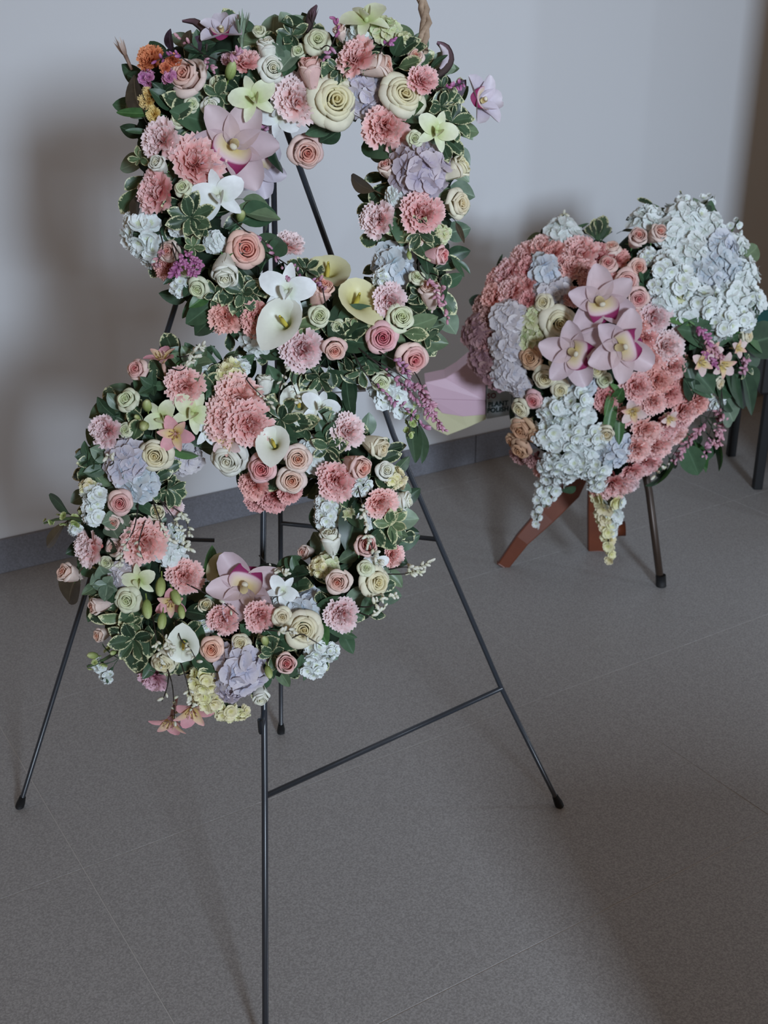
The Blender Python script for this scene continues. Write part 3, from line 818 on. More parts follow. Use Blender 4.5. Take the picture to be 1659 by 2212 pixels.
def rose(c, x, y, size, face=None, kind='rose', lift=0.0, sq=1.0, arr=wr): return arr.put(kind, 'rose_' + c, x, y, size, face, None, lift, sq)
def carn(x, y, size, c='pink', face=None, lift=0.0, sq=1.0, arr=wr): return arr.put('carn', 'carn_' + c, x, y, size, face, None, lift, sq)
def hyd(c, x, y, size, face=None, kind='hyd', lift=-.012, arr=wr): return arr.put(kind, 'hyd_' + c, x, y, size, face, None, lift)

# ---- upper ring: roses
rose('blush', 408, 168, 104, (-.35, -.1), 'roseh')
rose('white', 578, 112, 74, (-.05, -.8), 'bud'); rose('white', 586, 148, 74, (.35, .2), 'roseh')
rose('white', 457, 232, 54, (.05, .1), 'roseh', .01)
rose('spray', 686, 88, 56, (.1, -.1), 'rose', .01)
rose('pink', 671, 158, 84, (-.12, -.88), 'bud', .012)
rose('blush', 812, 144, 86, (.94, -.1), 'bud', .01)
rose('cream', 722, 218, 112, (.32, .12), 'rose', .01)
rose('cream', 870, 206, 104, (.30, .05), 'rose', .01, .82)
rose('pink', 660, 326, 92, (.25, .45), 'roseh', .0)
rose('cream', 982, 368, 80, (.84, -.42), 'bud')
rose('blush', 838, 368, 62, (-.3, -.5), 'bud')
rose('cream', 984, 440, 78, (.7, .1), 'roseh')
rose('deep', 940, 552, 68, (.9, .1), 'bud', .01)
rose('blush', 930, 640, 84, (-.1, -.7), 'bud', .012)
rose('spray', 396, 408, 48, (-.1, -.2), 'roseh', .012)
rose('white', 486, 580, 98, (.05, .78), 'bud', .02); 
rose('peach', 529, 538, 98, (.25, .15), 'roseh', .01)
rose('blush', 368, 545, 60, (-.3, 0), 'roseh')
rose('spray', 430, 620, 58, (-.2, .5), 'roseh')
rose('peach', 690, 634, 82, (.4, -.72), 'bud', .012)
rose('spray', 690, 682, 58, (.1, .1), 'roseh', .012)
rose('deep', 826, 730, 84, (.05, .1), 'roseh', .014)
rose('spray', 863, 690, 76, (.3, -.2), 'roseh', .01)
rose('pink', 886, 772, 92, (.45, .35), 'roseh', .008)
rose('pink', 722, 752, 64, (.15, .5), 'roseh', .02)
rose('spray', 822, 822, 54, (.1, .5), 'roseh', .01)
rose('blush', 735, 72, 46, (-.2, -.6), 'bud')
rose('spray', 896, 300, 44, (0, .2), 'roseh', .012)
rose('spray', 900, 602, 42, (.1, -.3), 'roseh', .014)
rose('white', 345, 358, 62, (-.3, -.2), 'bud', .01)
# carnations
carn(530, 130, 66, 'pink', (.1, -.45), .008); carn(500, 128, 46, 'mauve', (0, -.5))
carn(343, 300, 88, 'pale', (-.35, 0), .01)
carn(428, 350, 122, 'pink', None, .012)
carn(335, 412, 96, 'pink', (-.45, 0), .01)
carn(640, 212, 104, 'pale', (.1, 0), .012)
carn(768, 118, 92, 'pink', (-.3, -.25), .014, .85)
carn(915, 170, 66, 'pink', (.25, -.2), .016)
carn(830, 273, 100, 'pink', (-.05, .15), .014)
carn(816, 474, 80, 'pale', (-.35, .05), .012)
carn(913, 460, 94, 'pink', (.05, 0), .016)
carn(842, 650, 72, 'pale', (0, .1), .016)
carn(653, 756, 94, 'pale', (0, .25), .02)
carn(486, 688, 74, 'coral', (-.1, .4)); carn(556, 690, 82, 'coral', (-.1, .3), .004)
carn(626, 524, 66, 'pale', (.3, -.5), -.01)
carn(360, 582, 60, 'coral', (-.4, .3))
carn(322, 124, 62, 'orange', (-.3, -.3)); carn(375, 130, 36, 'orange', (-.1, -.3), .012); carn(356, 146, 26, 'orange', (-.2, 0), .012)
wr.put('carnflat', 'bloom_yellow', 316, 212, 44, (-.4, .1)); wr.put('carnflat', 'bloom_yellow', 330, 246, 34, (-.4, .2))
# hydrangeas
hyd('lavender', 790, 210, 112, None, 'hydbig'); hyd('mauve', 906, 368, 132, None, 'hydbig', 0.0)
hyd('blue', 848, 574, 100, None, 'hyd'); hyd('white', 558, 738, 78, (0, .5)); hyd('green', 832, 62, 66, (.2, -.6)); hyd('white', 770, 80, 60, (-.2, -.6))
hyd('lilac', 574, 268, 54, (.2, .4), 'hyd', .004)
# orchids
wr.put('cymb', 'orchid_pink', 502, 318, 200, (.22, .12), rad(-25), .032)
wr.put('cymb', 'orchid_mauve', 552, 362, 128, (.4, .35), rad(200), -.02)
wr.put('dend', 'dend_green', 548, 214, 104, (.1, .05), rad(20), .018)
wr.put('dend', 'dend_white', 606, 250, 96, (-.2, .2), rad(160), .020)
wr.put('dend', 'dend_green', 790, 46, 110, (0, -.55), rad(30), .005)
wr.put('dend', 'dend_green', 942, 284, 92, (.2, .1), rad(-20), .018)
wr.put('dend', 'dend_white', 472, 424, 118, (.1, .1), rad(15), .026)
wr.put('dend', 'dend_white', 620, 628, 122, (0, .1), rad(-10), .028)
wr.put('cymb', 'orchid_mauve', 1030, 222, 118, (.7, -.1), rad(-80), .01)
wr.put('cymb', 'orchid_mauve', 482, 78, 104, (-.1, -.6), rad(10), .0)
# callas
wr.put('calla', 'calla_white', 610, 692, 112, (-.25, -.30), rad(-30), .03)
wr.put('calla', 'calla_yellow', 708, 584, 104, (.1, -.80), rad(10), .0)
wr.put('calla', 'calla_yellow', 772, 648, 112, (.30, -.55), rad(25), .012)
# small blossoms
wr.put('stock', 'stock_white', 306, 508, 96, (-.45, .1)); wr.put('stock', 'stock_white', 322, 548, 60, (-.4, .3)); wr.put('stock', 'stock_white', 284, 478, 44, (-.5, -.2))
wr.put('stock', 'stock_white', 845, 842, 88, (.1, .3)); wr.put('stock', 'stock_white', 880, 866, 78, (.2, .3)); wr.put('stock', 'stock_white', 822, 600, 40, (-.3, 0), None, .012)
wr.put('small', 'bead_magenta', 316, 166, 38, (-.3, 0)); wr.put('small', 'bead_magenta', 364, 166, 34, (-.2, 0), None, .01)
wr.put('gbud', 'bud_green', 499, 152, 46, (.35, -.6), None, .016, 1.0); wr.put('gbud', 'bud_green', 884, 552, 22, (.2, .9), None, .016); wr.put('gbud', 'bud_green', 520, 466, 40, (.3, -.3), None, .0)
wr.put('tuft', 'dry_tip', 272, 122, 54, (-.35, -.85)); wr.put('needle', 'grey_green', 522, 84, 56, (.05, -.95), None, .01)
wr.put('tuft', 'dry_dark', 674, 52, 40, (.12, -.95))
# leaves, each from its foot to its tip
for L in (
 's 460 268 372 238', 'v 480 190 456 250', 'v 500 175 498 262', 'v 520 200 470 165', 'v 540 235 505 280', 'v 410 240 352 205', 's 380 235 330 190', 'v 405 195 380 250',
 'l 330 245 250 240', 'd 320 285 272 280', 's 590 315 606 378', 'v 560 270 540 215', 'G 610 150 584 92', 's 625 130 602 70', 's 665 62 608 44', 'G 650 100 600 150', 's 640 120 612 160',
 'N 310 250 280 165', 'Q 372 110 362 66', 'N 400 110 410 66', 'Q 420 116 432 78',
 'p 715 170 752 128', 'v 700 170 742 168', 'v 735 185 700 140', 'v 855 125 902 82', 'v 880 120 915 96', 's 850 120 868 80', 'p 860 145 908 128', 'd 930 150 962 118',
 'v 925 220 1000 210', 'v 960 225 1012 250', 'v 975 262 1016 290', 'v 930 240 985 190', 'v 960 300 1000 330', 'v 950 310 968 342', 'p 960 250 985 228', 'Q 975 215 1008 175',
 's 720 268 660 292', 's 735 280 690 310', 's 790 300 830 330', 'd 850 235 900 262', 'b 880 240 912 225',
 'n 810 412 742 374', 'V 800 440 770 460', 'V 820 520 776 512', 's 860 440 866 520', 'p 850 500 885 520', 'v 900 500 950 530', 'v 880 500 945 500', 's 900 520 930 580', 'v 890 490 930 560',
 'n 985 480 1004 522', 'd 985 562 1018 588', 'd 975 555 1004 596', 'V 915 580 940 606', 'g 920 575 928 606',
 'v 880 640 905 605', 'v 890 640 922 612', 'p 870 640 845 628', 'v 885 660 922 664', 'v 870 625 910 655', 'd 960 600 958 650',
 'N 300 420 290 470', 'v 395 440 350 445', 'v 430 420 420 400', 's 520 480 604 452', 'o 510 455 608 468', 'o 525 430 580 440',
 's 575 560 605 495', 's 585 555 618 520', 'v 560 540 615 535', 's 570 510 575 470', 'v 650 600 625 560', 'v 655 600 668 560', 'v 665 610 690 562', 'v 660 610 640 570', 'p 665 590 690 614',
 'v 510 610 480 660', 'v 520 620 500 672', 'v 535 625 545 690', 'v 520 625 465 645', 'v 530 640 560 620', 'v 545 600 575 640', 'b 450 630 410 660', 's 480 660 410 720', 's 465 650 400 700', 's 430 610 396 640', 'd 405 575 352 612',
 's 770 650 715 740', 's 730 710 808 668', 'v 720 720 800 700', 's 735 735 808 745', 'p 680 710 640 740', 'p 640 705 690 700', 'v 690 700 740 730', 'g 650 715 610 745',
 'o 885 715 960 700', 'o 890 725 970 742', 'o 880 705 945 685', 'p 870 720 925 725',
 'V 655 795 690 825', 'v 640 785 640 835', 'v 690 790 700 838', 'v 710 790 720 840', 'v 730 780 760 830', 's 740 780 790 830', 'v 620 730 640 810', 'v 690 790 650 845', 's 700 810 760 830', 's 640 760 590 765', 's 560 745 600 775', 'd 765 820 752 905', 'd 748 812 764 905',
 'd 905 915 918 995', 'd 892 910 902 992', 'd 884 905 928 975', 'p 760 770 790 810', 'v 745 770 762 800', 'v 800 790 840 830'):
    k, x0, y0, x1, y1 = L.split(); wr.leaf(k, float(x0), float(y0), float(x1), float(y1), -.012, .016)
for k, x, y, r_, n in (('v', 412, 470, 66, 8), ('v', 470, 205, 50, 5), ('v', 975, 265, 50, 6), ('v', 905, 505, 44, 5), ('v', 525, 632, 50, 6), ('v', 660, 585, 42, 6), ('v', 690, 815, 46, 6), ('v', 730, 150, 36, 4), ('v', 905, 636, 34, 5), ('v', 780, 800, 40, 4)):
    wr.rosette(k, x, y, r_, n, .004)
# curved mauve petals and dried stalks at the top
def curl(pts, wpx, mat, name):
    pts = [pts[0]] + [tuple(lerp(a[q], b[q], t) + (.06*(1 - abs(2*t - 1)))*((a[q] + b[q])/2 - (p0[q] + p3[q])/2)*2 for q in (0, 1)) for p0, a, b, p3 in zip([pts[0]] + pts[:-2], pts[:-1], pts[1:], pts[2:] + [pts[-1]]) for t in (.34, .67, 1.0)]
    P = [wr.locate(x, y, 0)[0] for x, y in pts]; mb = MB(); px = 1.65/F; n = len(P); ids = []
    for i, p in enumerate(P):
        d = (P[min(n-1, i+1)] - P[max(0, i-1)]).normalized(); sd = d.cross(wr.N).normalized(); w = wpx*px*sin(pi*(.12 + .80*i/(n-1)))
        ids.append([mb.vert(wr.inv @ (p + sd*w*k + wr.N*(.004*(1 - k*k) + dz)), i/(n-1)) for k, dz in ((-1, 0), (-.5, 0), (0, 0), (.5, 0), (1, 0), (.5, -.003), (0, -.004), (-.5, -.003))])
    for i in range(n - 1):
        for k in range(8): mb.f.append((ids[i][k], ids[i][(k+1) % 8], ids[i+1][(k+1) % 8], ids[i+1][k]))
    add(name, mb.mesh(name), MAT[mat], wr_root)
curl([(446,112),(448,85),(438,60),(418,46),(394,46)], 9, 'dry_dark', 'curled_bract')
curl([(938,170),(958,150),(968,128),(962,104),(944,92)], 13, 'dry_dark', 'curled_bract')
curl([(950,150),(962,135),(962,112),(950,98)], 10, 'orchid_mauve', 'curled_bract')
curl([(664,72),(668,48),(674,26),(684,12)], 9, 'dry_dark', 'curled_bract')
P = [wr.inv @ wr.locate(x, y, -.01)[0] for x, y in ((912, 112), (914, 80), (920, 50), (916, 20), (908, -10), (902, -40))]
mb = MB()
for k in range(3):
    mb.tube([p + Vector((.0045*cos(i*1.9 + k*2.09), .003*sin(i*1.9 + k*2.09), 0)) for i, p in enumerate(P)], .0048, 6)
add('dried_stalk', mb.mesh('dried_stalk'), MAT['dry_stalk'], wr_root)
# sprays of tiny buds
for pts, mat, n in (
 ([(770,748),(820,790),(880,840),(930,900)], 'bead_pink', 20), ([(790,770),(850,800),(910,850),(958,930)], 'bead_pink', 22), ([(760,758),(800,820),(860,870),(920,925)], 'bead_pink', 16),
 ([(880,780),(905,820),(925,870),(950,920)], 'bead_pink', 18), ([(850,760),(900,810),(915,850),(935,880)], 'bead_rose', 14), ([(800,745),(835,770),(870,790),(890,830)], 'bead_pink', 12),
 ([(370,520),(385,545),(400,570),(420,590)], 'bead_magenta', 34), ([(380,525),(400,540),(415,560),(432,575)], 'bead_magenta', 30), ([(370,530),(380,560),(385,580),(372,592)], 'bead_magenta', 20),
 ([(345,500),(352,530),(345,555),(336,580)], 'bead_rose', 8), ([(500,470),(530,498),(570,520),(625,600)], 'bead_pink', 10), ([(575,545),(610,565),(645,590),(690,620)], 'bead_pink', 8),
 ([(430,150),(400,130),(380,118),(340,130)], 'bead_magenta', 6), ([(440,118),(420,102),(400,90),(382,80)], 'bead_rose', 3), ([(700,130),(720,90),(728,66),(726,40)], 'bead_magenta', 8), ([(690,110),(705,98),(716,108),(700,124)], 'bead_pink', 6),
 ([(815,130),(826,104),(838,92),(850,88)], 'bead_magenta', 8), ([(930,200),(955,190),(975,188),(1000,180)], 'bead_magenta', 8), ([(660,235),(672,255),(690,262),(716,268)], 'bead_pink', 8), ([(590,250),(580,268),(570,280),(556,290)], 'bead_pink', 8),
 ([(905,560),(908,590),(938,620),(948,660)], 'bead_rose', 10), ([(930,590),(948,600),(958,640),(966,690)], 'bead_rose', 10), ([(706,668),(700,640),(696,620),(690,600)], 'bead_rose', 3), ([(470,130),(440,120),(452,140),(460,150)], 'bead_rose', 8),
 ([(470,118),(492,112),(505,120),(520,112)], 'bead_rose', 8)):
    wr.spray(pts, mat, n)
wr.spike([(880,860),(890,890),(888,920),(880,945)], 'bud_green', 10, 12)

# ---- lower ring
rose('pink', 300, 800, 60, (-.4, -.2), 'roseh'); rose('spray', 278, 866, 62, (-.3, -.3), 'roseh', .012)
rose('cream', 340, 980, 88, (-.05, .25), 'roseh', .016); rose('pink', 262, 1084, 68, (.05, .2), 'roseh', .016)
rose('cream', 338, 1112, 60, (.2, -.4), 'bud', .0); rose('blush', 152, 1240, 70, (-.55, -.35), 'bud', 0)
rose('spray', 276, 1296, 56, (-.1, .1), 'rose', .012); rose('blush', 216, 1308, 60, (-.8, .1), 'bud')
rose('cream', 446, 1312, 58, (.1, -.4), 'bud'); rose('peach', 460, 1400, 66, (-.05, .05), 'roseh', .018)
rose('cream', 356, 1424, 72, (0, .5), 'roseh'); rose('white', 562, 1496, 64, (.2, .7), 'bud', .0)
rose('pink', 613, 1432, 74, (.35, -.1), 'bud', .014); rose('cream', 520, 1390, 42, (0, -.2), 'rose', .012); rose('cream', 610, 1332, 42, (.1, 0), 'rose', .02)
rose('cream', 656, 1358, 80, (.1, .05), 'rose', .014); rose('blush', 732, 1254, 70, (-.1, .12), 'roseh', .018)
rose('cream', 806, 1256, 84, (.55, .05), 'roseh', .008); rose('spray', 790, 1228, 36, (.2, -.3), 'rose', .02)
rose('white', 715, 1172, 76, (-.1, -.9), 'bud', .010); rose('pink', 784, 1182, 80, (.35, -.25), 'bud', .014)
rose('white', 862, 1082, 70, (.95, -.05), 'bud'); rose('white', 573, 832, 62, (0, -.95), 'bud', .0)
rose('white', 498, 986, 98, (-.2, .45), 'roseh', .004); rose('deep', 569, 1010, 80, (-.1, .2), 'roseh', .014)
rose('blush', 642, 990, 74, (.15, .1), 'roseh', .018); rose('blush', 630, 1036, 76, (.1, .15), 'roseh', .012)
rose('pink', 768, 1004, 84, (.66, .3), 'bud', .016); rose('cream', 808, 960, 80, (.78, .35), 'bud', .006)
rose('white', 832, 1018, 54, (.3, -.2), 'roseh', .008); rose('blush', 664, 1192, 50, (-.6, 0), 'bud', -.02)
rose('blush', 222, 1370, 50, (-.6, .1), 'bud', 0)
carn(398, 832, 86, 'pink', (.05, -.1), .016); carn(514, 856, 104, 'pink', (.05, -.2), .02); carn(488, 908, 104, 'pink', (-.2, .1), .02); carn(541, 918, 104, 'pink', (.2, .15), .024)
carn(225, 930, 74, 'pale', (-.3, 0), .014); carn(376, 1092, 44, 'pale', (.5, 0)); carn(310, 1172, 98, 'pink', (.1, 0), .02); carn(191, 1186, 80, 'pale', (-.5, .1), .008)
carn(400, 1244, 76, 'pink', (.2, -.15), .012); carn(480, 1338, 70, 'pink', (-.1, .1), .016); carn(562, 1332, 70, 'pink', (.05, .05), .022)
carn(330, 1470, 66, 'mauve', (-.2, .6)); carn(738, 1328, 76, 'pale', (.1, .1), .014); carn(852, 1200, 54, 'pink', (.6, .1), .0)
carn(824, 1088, 76, 'pink', (.3, .15), .016, .8); carn(725, 1040, 84, 'pink', (-.05, .15), .02); carn(752, 930, 74, 'pale', (.25, -.15), .012)
carn(548, 1050, 66, 'coral', (-.15, .35), .0); carn(590, 1078, 70, 'coral', (0, .55), -.01); carn(556, 1084, 60, 'coral', (-.2, .6), -.01); carn(628, 1066, 54, 'coral', (.3, .5), -.01)
hyd('lavender', 276, 1000, 108, None, 'hydbig', .002); hyd('blue', 296, 1046, 92, (-.05, .3), 'hyd', .002); hyd('white', 672, 982, 80, None, 'hyd'); hyd('white', 370, 1196, 70, (.3, .1), 'hyd', -.004)
hyd('blue', 662, 1308, 86, None, 'hyd'); hyd('lavender', 514, 1448, 124, (0, .25), 'hydbig', .006); hyd('mauve', 496, 1488, 70, (-.1, .5), 'hyd', .004); hyd('lilac', 262, 1246, 66, (-.2, .1), 'hyd', -.006); hyd('white', 610, 1300, 60)
hyd('lilac', 402, 990, 76, (.5, .1), 'hyd', -.03); hyd('green', 700, 1226, 60, (-.2, .2))
wr.put('cymb', 'orchid_pink', 530, 1272, 170, (.05, -.25), rad(160), .030)
wr.put('dend', 'dend_green', 416, 892, 96, (.2, 0), rad(-30), .016); wr.put('dend', 'dend_green', 352, 902, 84, (-.1, .1), rad(40), .012); wr.put('dend', 'dend_white', 690, 882, 86, (.2, -.3), rad(-20), .004)
wr.put('dend', 'dend_green', 302, 1254, 76, (-.1, .1), rad(10), .012); wr.put('dend', 'dend_white', 610, 1276, 74, (0, 0), rad(-40), .014); wr.put('dend', 'dend_white', 446, 928, 76, (.4, .1), rad(-70), .01); wr.put('dend', 'dend_white', 812, 1216, 56, (.2, 0), rad(0), .006)
wr.put('alst', 'alstro_pink', 380, 936, 88, (.05, .15), rad(20), .02); wr.put('alst', 'alstro_pink', 352, 784, 78, (-.1, -.85), 0, .01); wr.put('alst', 'alstro_pink', 370, 1296, 74, (.1, .3), 0, .004); wr.put('alst', 'alstro_pale', 494, 952, 70, (-.2, .3), 0, .008)
wr.put('alst', 'alstro_pink', 372, 1546, 92, (-.15, .8), rad(180), .01); wr.put('alst', 'alstro_pink', 414, 1524, 96, (.15, .65), rad(160), .01)
wr.put('calla', 'calla_white', 646, 868, 96, (.05, -.5), rad(10), .0); wr.put('calla', 'calla_white', 590, 956, 84, (-.1, -.42), rad(0), .026); wr.put('calla', 'calla_white', 396, 1396, 80, (.1, .3), rad(180), .02); wr.put('calla', 'calla_yellow', 482, 1226, 74, (.5, -.5), rad(-60), .012)
for x, y, s_, f_, c_ in ((204,1072,62,(-.3,-.1),'white'), (202,1110,58,(-.3,.1),'white'), (188,1052,40,(-.5,-.2),'cream'), (160,1142,34,(-.5,.1),'white'), (498,806,66,(.1,-.5),'cream'), (520,790,44,(.2,-.6),'white'), (706,1092,60,(-.3,0),'white'), (704,1122,56,(-.3,.1),'white'),
   (780,1050,50,(.1,0),'white'), (856,1034,50,(.5,-.1),'cream'), (686,1404,62,(.3,.4),'white'), (710,1408,48,(.5,.4),'white'), (676,1444,54,(.2,.6),'white'), (440,1470,66,(0,.4),'cream'), (452,1510,64,(0,.5),'cream'), (430,1500,50,(-.2,.5),'cream'), (490,1538,54,(.1,.7),'cream'), (520,1540,40,(.2,.7),'cream'), (212,1436,36,(-.6,.2),'white'), (230,1462,34,(-.5,.5),'white'), (686,1226,44,(-.4,0),'cream'), (376,1152,46,(.4,0),'white')):
    wr.put('stock', 'stock_' + c_, x, y, s_, f_, None, .006)
for x, y, s_, f_ in ((318,876,40,(.1,-.5)), (311,920,42,(.1,.2)), (296,901,22,(-.2,-.2)), (347,1268,44,(0,.93)), (380,1290,40,(.45,.8)), (318,1316,44,(.15,.93)), (350,1342,38,(-.05,.95)), (392,1322,32,(.2,.93)), (580,1452,32,(.3,.75)), (572,1384,34,(-.1,-.6)), (200,1416,30,(-.6,-.2)), (244,1410,22,(-.2,0))):
    wr.put('gbud', 'bud_green', x, y, s_, f_, None, .03)
for L in (
 'G 270 890 232 850', 's 250 900 206 862', 's 240 900 196 930', 'v 300 930 282 880', 'p 285 950 300 905', 'b 290 900 270 870', 'd 215 940 185 985', 'g 245 985 196 970', 's 210 975 162 985', 'v 225 1000 165 1000', 's 220 1000 170 1022', 'G 235 1010 185 1018',
 'v 330 1040 372 1020', 'v 340 1055 390 1040', 'v 345 1060 408 1062', 'V 335 1085 360 1060', 'v 330 1050 340 1080', 'b 372 970 428 996', 'v 360 1050 385 1080', 's 300 1090 330 1110',
 'g 255 1115 224 1130', 'g 258 1120 274 1146', 'g 240 1130 254 1160', 's 230 1170 250 1190', 'o 215 1260 178 1280', 'g 225 1250 196 1262', 'g 235 1245 216 1232', 's 250 1260 240 1300', 's 270 1280 232 1292', 'N 170 1240 142 1305',
 'p 270 1330 216 1338', 'v 320 1310 256 1345', 'v 310 1330 258 1390', 'v 305 1345 270 1440', 'v 320 1350 320 1420', 'V 300 1380 285 1455', 'v 330 1360 350 1400', 's 330 1430 310 1465', 's 350 1340 372 1390', 's 400 1320 455 1330', 'v 410 1335 450 1310', 's 400 1350 440 1395', 'v 400 1380 425 1345', 'v 380 1340 402 1370', 's 420 1400 470 1450',
 'b 440 1250 462 1178', 'b 455 1255 500 1215', 'd 545 1235 600 1222', 's 590 1262 660 1236', 's 600 1250 640 1200', 'v 625 1275 665 1260', 'v 640 1240 600 1230',
 'v 700 1310 690 1280', 's 690 1330 730 1290', 'b 680 1340 706 1392', 'd 700 1350 770 1378', 'o 715 1360 768 1352', 'v 560 1400 600 1380', 'v 590 1410 560 1380', 'v 575 1425 610 1445', 's 560 1390 640 1372', 'v 600 1385 635 1400', 's 585 1420 590 1465', 's 640 1460 655 1420', 'd 665 1410 660 1470',
 'v 570 915 590 852', 'v 590 905 640 862', 'v 600 915 672 915', 's 590 915 650 935', 's 580 925 640 960', 'v 660 930 715 880', 'p 675 960 728 930', 'v 690 970 750 958', 'V 690 990 735 1000', 'v 570 930 560 895', 's 545 960 560 985', 'G 740 920 700 895', 'p 640 925 690 905',
 'p 800 1135 860 1110', 'g 840 1120 905 1120', 'o 825 1145 880 1158', 'v 810 1150 855 1185', 's 770 1080 745 1180', 's 760 1090 780 1140', 'v 790 1130 830 1180', 'd 740 1100 770 1060', 'p 830 1110 868 1100', 'G 840 1170 868 1160', 'v 820 1000 865 980', 's 690 1150 680 1090', 'V 810 1030 866 1040', 'v 760 1095 735 1078',
 'o 420 800 365 765', 'o 440 810 400 762', 'G 450 810 425 765', 'd 470 790 430 740', 's 430 790 370 750', 'v 455 830 468 790', 'p 440 850 470 805', 'v 450 860 440 810', 'd 480 780 460 745', 's 520 800 545 770', 's 420 780 400 740', 'b 430 800 380 790',
 's 600 850 580 790', 's 740 880 690 850', 's 860 1060 880 1090', 's 540 1370 520 1350', 'd 150 1110 100 1068', 'n 140 1130 82 1182', 'd 240 1430 190 1440', 'd 245 1440 228 1478', 'd 800 1300 850 1286', 's 800 1290 780 1330', 'd 255 1420 215 1400'):
    k, x0, y0, x1, y1 = L.split(); wr.leaf(k, float(x0), float(y0), float(x1), float(y1), -.012, .018)
for k, x, y, r_, n in (('v', 362, 1056, 48, 6), ('v', 290, 1380, 62, 6), ('v', 606, 906, 56, 5), ('v', 710, 965, 46, 5), ('p', 845, 1130, 50, 6), ('s', 195, 990, 40, 5), ('v', 590, 1412, 40, 5), ('o', 420, 790, 50, 5), ('g', 232, 1262, 40, 4), ('s', 640, 1236, 44, 5)):
    wr.rosette(k, x, y, r_, n, .0)
for pts, mat, n in (
 ([(330,1080),(345,1120),(360,1160),(410,1185)], 'bead_white', 14), ([(345,1080),(370,1110),(392,1150),(405,1180)], 'bead_white', 14), ([(350,1085),(380,1100),(400,1120),(410,1155)], 'bead_white', 10), ([(300,1080),(290,1140),(265,1190),(258,1225)], 'bead_white', 12), ([(320,1110),(305,1150),(300,1180),(310,1210)], 'bead_white', 3),
 ([(560,1200),(580,1222),(600,1232),(618,1238)], 'bead_white', 14), ([(330,1330),(336,1370),(340,1400),(350,1440)], 'bead_white', 8), ([(345,1330),(352,1370),(364,1390),(372,1410)], 'bead_white', 10), ([(380,1340),(390,1380),(410,1400),(426,1430)], 'bead_white', 5), ([(390,1430),(400,1460),(410,1500),(416,1530)], 'bead_white', 10), ([(360,1440),(372,1480),(376,1530),(378,1560)], 'bead_white', 5), ([(365,1450),(362,1480),(356,1500),(350,1515)], 'bead_white', 2),
 ([(380,770),(400,770),(420,760),(440,745)], 'bead_white', 12), ([(360,790),(390,800),(410,780),(425,770)], 'bead_white', 10), ([(520,800),(540,830),(560,850),(590,880)], 'bead_white', 5), ([(600,880),(605,840),(612,820),(620,790)], 'bead_white', 8), ([(640,790),(630,820),(640,850),(645,870)], 'bead_white', 4),
 ([(770,1040),(780,1080),(790,1120),(795,1180)], 'bead_white', 16), ([(790,1130),(800,1170),(810,1200),(820,1215)], 'bead_white', 6), ([(840,1230),(870,1225),(900,1225),(930,1212)], 'bead_white', 14), ([(830,1240),(870,1240),(890,1236),(915,1236)], 'bead_white', 12), ([(770,1310),(800,1310),(820,1295),(855,1285)], 'bead_white', 12), ([(770,1320),(795,1330),(815,1325),(830,1310)], 'bead_white', 8),
 ([(560,1360),(590,1362),(610,1365),(640,1358)], 'bead_white', 6), ([(620,1385),(650,1370),(670,1380),(695,1395)], 'bead_white', 2), ([(400,1260),(440,1280),(480,1300),(515,1328)], 'bead_white', 2), ([(230,1010),(245,1000),(240,990),(232,985)], 'bead_white', 4)):
    wr.spray(pts, mat, n)
wr.spike([(185,1125),(150,1120),(120,1122),(96,1130)], 'bud_green', 9, 11); wr.spike([(250,1410),(225,1425),(205,1435),(188,1440)], 'bud_green', 5, 11)

def fill_gaps(arr, n, region, choices, minpx, lift, seed, dmax=.48):
    """tuck small blooms and sprigs into whatever is still bare"""
    r = random.Random(seed); done = 0
    for _ in range(6000):
        if done >= n: break
        x = r.uniform(region[0], region[2]); y = r.uniform(region[1], region[3])
        P = on_plane(x, y, arr.O + arr.N*.05, arr.N); h, e, dd = arr.height(*arr.uv(P))
        if dd > dmax: continue
        if any((x - a)**2 + (y - b)**2 < (c*.40 + minpx)**2 for a, b, c in arr.placed): continue
        kind, mat, lo, hi = r.choice(choices); size = r.uniform(lo, hi); done += 1
        if kind == 'leaf': arr.rosette(mat, x, y, size, 5, lift); arr.placed.append((x, y, size*1.2))
        else: arr.put(kind, mat, x, y, size, None, None, lift)
    return done
fill_gaps(wr, 90, (230, 10, 1020, 1590), [('leaf', 'v', 34, 46), ('leaf', 's', 36, 48), ('leaf', 'p', 30, 40), ('leaf', 'v', 30, 42), ('stock', 'stock_white', 38, 50), ('hyd', 'hyd_green', 40, 52), ('roseh', 'rose_blush', 40, 50), ('hyd', 'hyd_white', 42, 54), ('roseh', 'rose_spray', 36, 44)], 17, -.004, 4)

# ------------------------------------------------------------------ heart of flowers
ht_root = empty('flower_heart', at_Y(1310, 1090, 2.93), 'heart-shaped arrangement of pink carnations, white hydrangea and orchids on the wooden stand', 'floral heart')
class Heart(Arrangement):
    Hh = .17
    def setup(s, c, outline):
        s.c = s.uv(on_plane(c[0], c[1], s.O, s.N))
        uv = catmull([s.uv(on_plane(x, y, s.O, s.N)) for x, y in outline], 10)
        s.out = uv
        s.pol = sorted((atan2(v - s.c[1], u - s.c[0]), sqrt((u - s.c[0])**2 + (v - s.c[1])**2)) for u, v in uv)
    def rho(s, a):
        return min(s.pol, key=lambda p: abs((p[0] - a + pi) % (2*pi) - pi))[1]
    def height(s, u, v):
        dx, dy = u - s.c[0], v - s.c[1]; d = sqrt(dx*dx + dy*dy); a = atan2(dy, dx)
        dd = d/s.rho(a)
        h = s.Hh*sqrt(max(0, 1 - dd**2.4)) if dd < 1 else -.02*min(2, (dd - 1)*4)
        return h, ((dx/d, dy/d) if d > 1e-5 else (0, 0)), min(1, dd)**1.6
ht = Heart(ht_root, at_Y(1320, 760, 2.92), rad(14))
